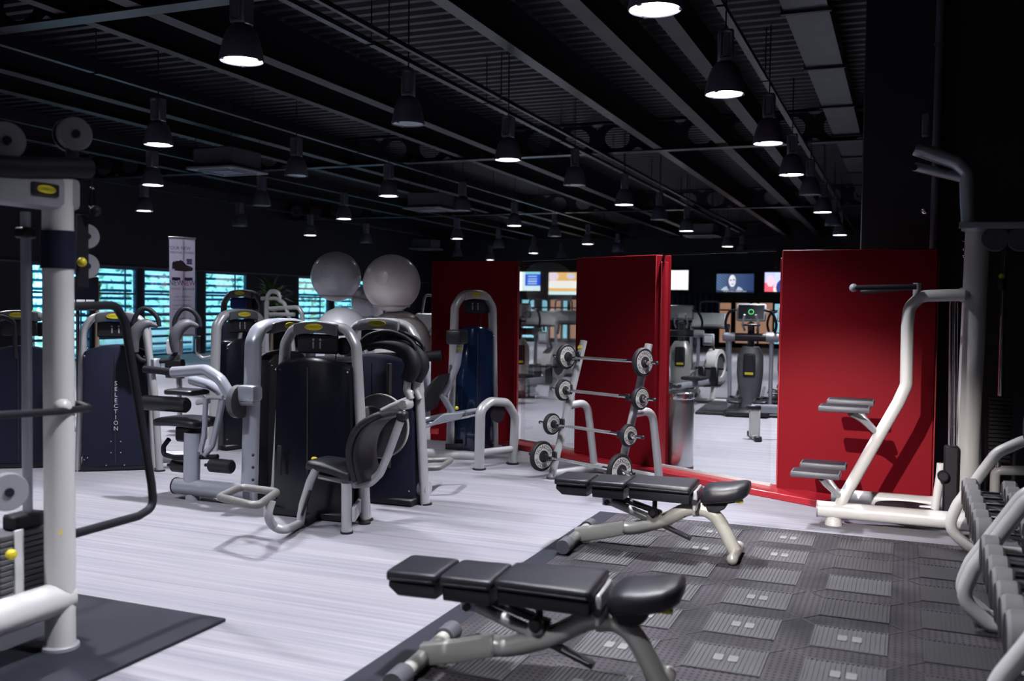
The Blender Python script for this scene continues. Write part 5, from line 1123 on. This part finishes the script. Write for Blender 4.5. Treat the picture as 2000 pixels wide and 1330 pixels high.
# ---- machines deeper in the hall
p5 = G(418, 880); m5 = tower('edge_on_machine', 'machine with silver arch and black cover standing behind the roller machine', (p5.x + 0.10, p5.y + 0.30, 0), deg(72), wb=0.66, wt=0.58, h=1.48, cover='gloss_black', cw=(0.24, 0.22), a=0.045, b=0.065, d=(0.12, 0.08))
P5 = Pl(p5 + Vector((0, 0.3, 0)), 0)
tr(m5, 'side_arm', P5, [(440, 770), (470, 772)], 0.03, 'silver'); tr(m5, 'side_column', P5, [(472, 640), (462, 700), (456, 790), (458, 860)], 0.022, 'silver', 0.2)
tr(m5, 'foot_bar', P5, [(405, 905, 0), (470, 905, 0)], 0.04, 'silver')
p6 = Pl((0, 9.8, 0), 0)(474, 640); m6 = tower('dark_arch_machine', 'dark arched machine with blue display panel in front of the windows', (p6.x, 9.8, 0), deg(12), wb=0.60, wt=0.50, h=1.72, frame_m='grey_plastic', cover='navy_panel', ch=1.36, cw=(0.25, 0.23), d=(0.12, 0.09))
obj('blue_display', MB().box((-0.03, -0.05, 1.56), (0.22, 0.02, 0.12), 0.01), 'screen_blue', m6)
p9 = Pl((0, 8.7, 0), 0); q = p9(545, 880)
m9 = thing('bar_frame_machine', 'tangle of silver lever bars above the black domed machine', 'exercise machine', (q.x, 8.7, 0))
tr(m9, 'mast', p9, [(521, 905), (521, 590)], 0.028, 'silver'); tr(m9, 'hook_bar', p9, [(521, 600), (523, 578), (532, 569), (545, 574), (549, 590)], 0.024, 'silver', 0.06, sm=True)
tr(m9, 'cross_bar', p9, [(511, 583), (540, 583), (556, 592), (568, 630), (575, 700)], 0.022, 'silver', 0.08)
tr(m9, 'upper_frame', p9, [(526, 603), (583, 600), (590, 612), (592, 660), (592, 900)], 0.024, 'silver', 0.08); tr(m9, 'lower_frame', p9, [(526, 614), (575, 614)], 0.022, 'silver')
tr(m9, 'lever_rod', p9, [(534, 586), (553, 572)], 0.010, 'grip'); tr(m9, 'lever_rod', p9, [(545, 585), (573, 573)], 0.012, 'grip'); tr(m9, 'floor_bar', p9, [(521, 905), (592, 900)], 0.03, 'silver')
P8 = Pl((0, 9.4, 0), 0); q = P8(345, 840); m8 = thing('back_pad_machine', 'seated machine with pale headrest in front of the hanging banner', 'exercise machine', (q.x, 9.4, 0))
c_ = P8(341, 678); obj('headrest', MB().cushion(c_, 0.20, 0.08, 0.18, None, 0.4), 'pink_pad', m8, True); c_ = P8(342, 720); obj('back_pad', MB().cushion(c_, 0.26, 0.09, 0.24, None, 0.4), 'leather', m8, True)
tr(m8, 'spine', P8, [(345, 668, .06), (350, 760, .06), (352, 858, .06)], 0.03, 'silver'); c_ = P8(365, 765, -.2); obj('seat', MB().cushion(c_, 0.42, 0.36, 0.07, None, 0.45), 'leather', m8, True)
tr(m8, 'side_arm', P8, [(384, 662), (384, 690), (396, 700), (425, 694), (445, 706), (452, 850)], 0.018, 'silver', 0.08); c_ = P8(390, 672, -0.03); obj('arm_pad', MB().cushion(c_, 0.07, 0.05, 0.20, None, 0.4), 'leather', m8, True)
tr(m8, 'base_rail', P8, [(330, 862), (440, 858)], 0.045, 'silver'); tr(m8, 'seat_strut', P8, [(395, 770), (425, 800), (432, 855)], 0.022, 'silver')

# ---- leg press by the dark red panel
pl0, pl1 = G(882, 888), G(962, 884); c_ = (pl0 + pl1) / 2; lz = math.atan2(pl1.y - pl0.y, pl1.x - pl0.x)
m7 = tower('leg_press', 'tall leg press with glossy blue cover beside the dark red panel', (c_.x, c_.y, 0), lz, wb=0.50, wt=0.42, h=1.72, cover='blue_gloss', cap='silver', ch=1.36, cw=(0.21, 0.20), a=0.04, b=0.075, d=(0.13, 0.08))
T = Pl(c_ + Vector((-0.05, -0.40, 0)), math.degrees(lz) * 0.5)
q = T(893, 658); obj('headrest', MB().box(q, (0.17, 0.22, 0.15), 0.03, seg=2), 'leather', m7, True)
tr(m7, 'backrest_bar', T, [(899, 672), (893, 712), (877, 752), (862, 778)], 0.036, 'silver_blue', 0.2, 12, r2=0.03); obj('bar_badge', MB().box(T(898, 680, -0.04), (0.06, 0.01, 0.025), 0.003), 'yellow', m7, True)
tr(m7, 'backrest_brace', T, [(862, 770), (884, 806)], 0.034, 'silver_blue')
bsec = [(T(px, py, -0.02), Vector((0, 0.17, 0)), Vector((0.045, 0, 0.03))) for px, py in ((866, 735), (852, 752), (842, 775), (836, 800))]
obj('back_pad', MB().pad(bsec, 18, 0.45), 'leather', m7, True, sharp=70)
q = T(842, 694, 0.1); obj('shoulder_pad', MB().rod(T(812, 698, .1), T(862, 694, .1), 0.055, 16), 'grip', m7, True)
tr(m7, 'slide_rail', T, [(790, 838, -.1), (865, 822, -.1), (940, 806, -.1)], 0.025, 'chrome', 0.1); tr(m7, 'slide_rail', T, [(790, 828, .1), (865, 812, .1), (940, 800, .1)], 0.025, 'silver_blue', 0.1)
obj('carriage', MB().plate([T(826, 838, -.12), T(866, 808, -.12), T(908, 804, -.12), T(900, 818, -.12), T(868, 822, -.12)], 0.12), 'silver_blue', m7, True)
tr(m7, 'base_tube', T, [(780, 880), (930, 893)], 0.058, 'silver', 0.1); 
U = Pl.two((936, 917), (1001, 906))
tr(m7, 'end_frame', U, [(936, 914), (938, 800), (958, 784), (990, 786), (1006, 812), (1002, 903)], 0.050, 'silver', 0.12, 16, r2=0.042); tr(m7, 'end_rail', U, [(938, 884), (1000, 877)], 0.034, 'silver')
q = U(972, 806); obj('end_plate', MB().lathe([(0.10, -0.01), (0.10, 0.01)], 8, frame(q, (0, 0, 1), U.n)), 'dark_plastic', m7, True)
for px, py in ((936, 917), (1001, 906)): q = G(px, py); obj('foot_pad', MB().lathe([(0.065, 0), (0.065, 0.014)], 16, Matrix.Translation((q.x, q.y, 0))), 'dark_plastic', m7, True)
tr(m7, 'foot_link', T, [(870, 872), (905, 872)], 0.03, 'dark_plastic')
q = T(892, 797, -0.1); obj('pin_knob', MB().ball(q, 0.02, 10), 'yellow', m7, True); q = T(848, 842, -0.1); obj('red_tag', MB().box(q, (0.09, 0.03, 0.06), 0.006), 'red_bit', m7, True)

# ================================================================== exercise balls on their stand
def ball_at(px, py, rp, depth, m_, label):
    d_ = ray(px, py); t = depth / d_.dot(FWD); c_ = EYEV + d_ * t; R_ = rp * depth / F
    b = thing('exercise_ball', label, 'ball', (c_.x, c_.y, c_.z - R_))
    obj('ball_skin', MB().ball((0, 0, R_), R_, 48), m_, b)
    q_ = obj('valve', MB().lathe([(0.02, -0.003), (0.018, 0.006), (0.006, 0.01)], 14, frame((0.15 * R_, -0.80 * R_, R_ * 1.12), (1, 0, 0), (0.2, -1, 0.1))), m_, b)
    for k_ in (0.0, ): obj('moulded_ring', MB().ring_lathe([(R_ * 0.22, 0), (R_ * 0.24, 0), (R_ * 0.24, 0.003), (R_ * 0.22, 0.003)], 32, frame(Vector((0, 0, R_)) + Vector((0.16, -0.955, 0.17)).normalized() * R_ * 0.971, (1, 0, 0), (0.16, -0.955, 0.17))), m_, b)
    return c_, R_
BL = [ball_at(656, 540, 48.5, 10.9, 'ball_blue', 'smaller grey exercise ball balanced up beside the large pearly one'), ball_at(765, 553, 56, 10.7, 'ball', 'large pearly silver exercise ball on top of the stand'), ball_at(722, 590, 36, 11.9, 'ball_blue', 'shadowed grey exercise ball peeping between the two top balls'), ball_at(668, 652, 52, 10.5, 'ball_blue', 'dark grey exercise ball below the smaller top ball'), ball_at(776, 672, 66, 10.9, 'ball', 'big bronze grey exercise ball low behind the padded handles')]
c0_ = (BL[0][0] + BL[1][0]) / 2; r = thing('ball_stand', 'metal stand with ring holders carrying the exercise balls', 'stand', (c0_.x, c0_.y + 0.5, 0))
obj('stand_pole', MB().rod((0, 0, 0.03), (0, 0, 1.75), 0.03, 12), 'lamp_body', r); obj('stand_base', MB().lathe([(0.34, 0), (0.34, 0.02), (0.05, 0.04)], 28), 'lamp_body', r)
for c_, R_ in BL:
    l_ = c_ - Vector((c0_.x, c0_.y + 0.5, 0)); rr = R_ * 0.62; z = l_.z - R_ * 0.80
    hr = obj('ring_holder', MB().ring_lathe([(rr, z - 0.012), (rr + 0.012, z), (rr, z + 0.012), (rr - 0.012, z)], 28, Matrix.Translation((l_.x, l_.y, 0))), 'grey_paint', r)
    dv = Vector((-l_.x, -l_.y, 0)); dv = dv / max(dv.length, 1e-3); obj('holder_arm', MB().rod(Vector((l_.x, l_.y, z)) + dv * rr, (0, 0, z - 0.08), 0.012, 8), 'grey_paint', hr)

# ================================================================== banner, board, plant, far machines
d_ = ray(356, 560); t = 16.5 / d_.dot(FWD); bc = EYEV + d_ * t; BN = Pl(bc, 58)
a_, b_ = BN(332, 465), BN(382, 470); W_ = (b_ - a_).dot(BN.u); zt, zb_ = a_.z, BN(356, 655).z
r = thing('hanging_banner', 'tall white roll-up banner with shoe picture in front of the windows', 'banner', (bc.x, bc.y, 0), deg(58))
HB = zt - zb_
obj('sheet', MB().box((0, 0, (zt + zb_) / 2), (W_, 0.006, HB)), 'thin_cloth', r)
obj('top_rail', MB().box((0, 0, zt + 0.01), (W_ + 0.03, 0.03, 0.035), 0.006), 'silver', r); obj('support_pole', MB().rod((0, 0.05, 0.03), (0, 0.05, zt), 0.015, 8), 'silver', r); obj('stand_foot', MB().box((0, 0.02, 0.03), (W_ + 0.05, 0.26, 0.06), 0.015), 'silver', r)
obj('lower_rail', MB().box((0, 0.0, zb_), (W_ + 0.03, 0.03, 0.03), 0.006), 'silver', r)
def bt(body, u, v, size, m_, wid=1.0): letters('banner_lettering', body, size, frame((u * W_, -0.006, zt - v * HB), (1, 0, 0), (0, -1, 0)), m_, r, wid)
bt('YOUR NEW', -0.12, 0.10, 0.085, 'print_navy', 0.85); bt('PERSONAL TRAINERS', 0.0, 0.145, 0.06, 'print_navy', 0.72)
bt('NEW', -0.24, 0.46, 0.13, 'print_navy', 0.8); bt('NEW', 0.24, 0.46, 0.13, 'print_red', 0.8); bt('BALANCE', 0.24, 0.52, 0.055, 'ink', 0.85); bt('MONEY', -0.24, 0.52, 0.055, 'print_red', 0.85)
bt('+ Add 1 FRIEND +', 0, 0.60, 0.05, 'print_red', 0.8); bt('get one free training session', 0, 0.635, 0.035, 'print_navy', 0.75); bt('+ Add 2 FRIENDS +', 0, 0.69, 0.05, 'print_red', 0.8); bt('get one free training session', 0, 0.725, 0.035, 'print_navy', 0.75)
bt('100% IMPERIAL FIT', 0, 0.83, 0.05, 'ink', 0.75); bt('FOR MORE INFO', 0.02, 0.868, 0.05, 'ink', 0.8)
def shoe(dx, dz, k_): return [((x * k_ + dx) * W_, zt - (0.30 - z * k_ * 0.22 + dz) * HB) for x, z in ((-0.5, -0.2), (-0.5, 0.25), (-0.42, 0.45), (-0.3, 0.42), (-0.18, 0.5), (-0.05, 0.42), (0.12, 0.2), (0.32, 0.12), (0.48, 0.02), (0.5, -0.1), (0.42, -0.2), (0.1, -0.24), (-0.2, -0.22))]
for dx, dz, k_ in ((-0.12, -0.01, 0.55), (0.06, 0.0, 0.72)): obj('shoe_print', MB().prism(shoe(dx, dz, k_), 0.003, Matrix.Translation((0, -0.008 - k_ * 0.003, 0))), 'shoe_print', r)
for u in (-0.24, 0.24): obj('print_block', MB().box((u * W_, -0.005, zt - 0.415 * HB), (0.32 * W_, 0.003, 0.03 * HB)), 'print_navy', r)
obj('price_block', MB().box((0.27 * W_, -0.012, zt - 0.235 * HB), (0.22 * W_, 0.003, 0.055 * HB)), 'print_navy', r); letters('price_lettering', '£55', 0.07, frame((0.27 * W_, -0.015, zt - 0.237 * HB), (1, 0, 0), (0, -1, 0)), 'banner_cloth', r)

d_ = ray(150, 580); q = EYEV + d_ * (11.6 / d_.dot(FWD)); NB = Pl(q, 30); r = thing('notice_board', 'black notice board with white letters and cards behind the cable station', 'board', (q.x, q.y, 0), deg(30))
zt, zb_ = NB(150, 540).z, NB(150, 606).z
obj('board', MB().box((0, 0, (zt + zb_) / 2), (0.50, 0.03, zt - zb_), 0.006), 'gloss_black', r); obj('board_leg', MB().rod((0, 0.03, 0.02), (0, 0.03, zb_), 0.02, 8), 'dark_plastic', r); obj('board_foot', MB().box((0, 0.02, 0.012), (0.4, 0.3, 0.024), 0.006), 'dark_plastic', r)
lx = (NB(162, 556) - q).dot(NB.u); letters('board_lettering', 'CATE', 0.058, frame((lx, -0.018, zt - 0.085), (1, 0, 0), (0, -1, 0)), 'white_print', r)
for i in range(4): obj('card', MB().box((-0.17 + i * 0.11, -0.02, zb_ + 0.07), (0.095, 0.004, 0.12), 0.001), 'white_print', r)

def plant(loc, h0, h1, spread, label, n=150):
    r = thing('potted_plant', label, 'plant', loc); obj('pot', MB().lathe([(0.14, 0), (0.17, 0.02), (0.2, 0.38), (0.19, 0.4), (0.16, 0.36)], 20), 'dark_plastic', r); obj('stem', MB().rod((0, 0, 0.3), (0.02, 0, h0 + 0.2), 0.03, 8), 'bark', r)
    rn = random.Random(5); q_ = MB(); bm = q_.bm
    for i in range(n):
        a = rn.uniform(0, 2 * PI); el_ = rn.uniform(0.1, 1.3); L_ = rn.uniform(0.4, 1) * spread; b0 = Vector((0, 0, rn.uniform(h0, h1))); dirv = Vector((math.cos(a) * math.cos(el_), math.sin(a) * math.cos(el_), math.sin(el_)))
        tip = b0 + dirv * L_ + Vector((0, 0, -0.25 * L_)); mid = b0 + dirv * L_ * 0.55; sd_ = dirv.cross(Vector((0, 0, 1))).normalized() * 0.035
        vs = [bm.verts.new(p) for p in (b0, mid - sd_, tip, mid + sd_)]; bm.faces.new((vs[0], vs[1], vs[3])); bm.faces.new((vs[1], vs[2], vs[3]))
    o = obj('foliage', q_, 'leaf', r); o['kind'] = 'stuff'; return r
d_ = ray(530, 600); t = 19 / d_.dot(FWD); q = EYEV + d_ * t; plant((q.x, q.y, 0), 1.2, 1.75, 0.7, 'leafy potted plant by the dark column between the windows')
d_ = ray(188, 560); t = 12.8 / d_.dot(FWD); q = EYEV + d_ * t; plant((q.x, q.y, 0), 1.55, 1.8, 0.16, 'small dark bushy plant beside the black notice board', 70)
def far_at(px, depth): d_ = ray(px, 597); t = depth / d_.dot(FWD); q_ = EYEV + d_ * t; return (q_.x, q_.y, 0)
treadmill(far_at(822, 13.0), deg(-35), 'treadmill with pale console between the ball stand and the dark red panel')
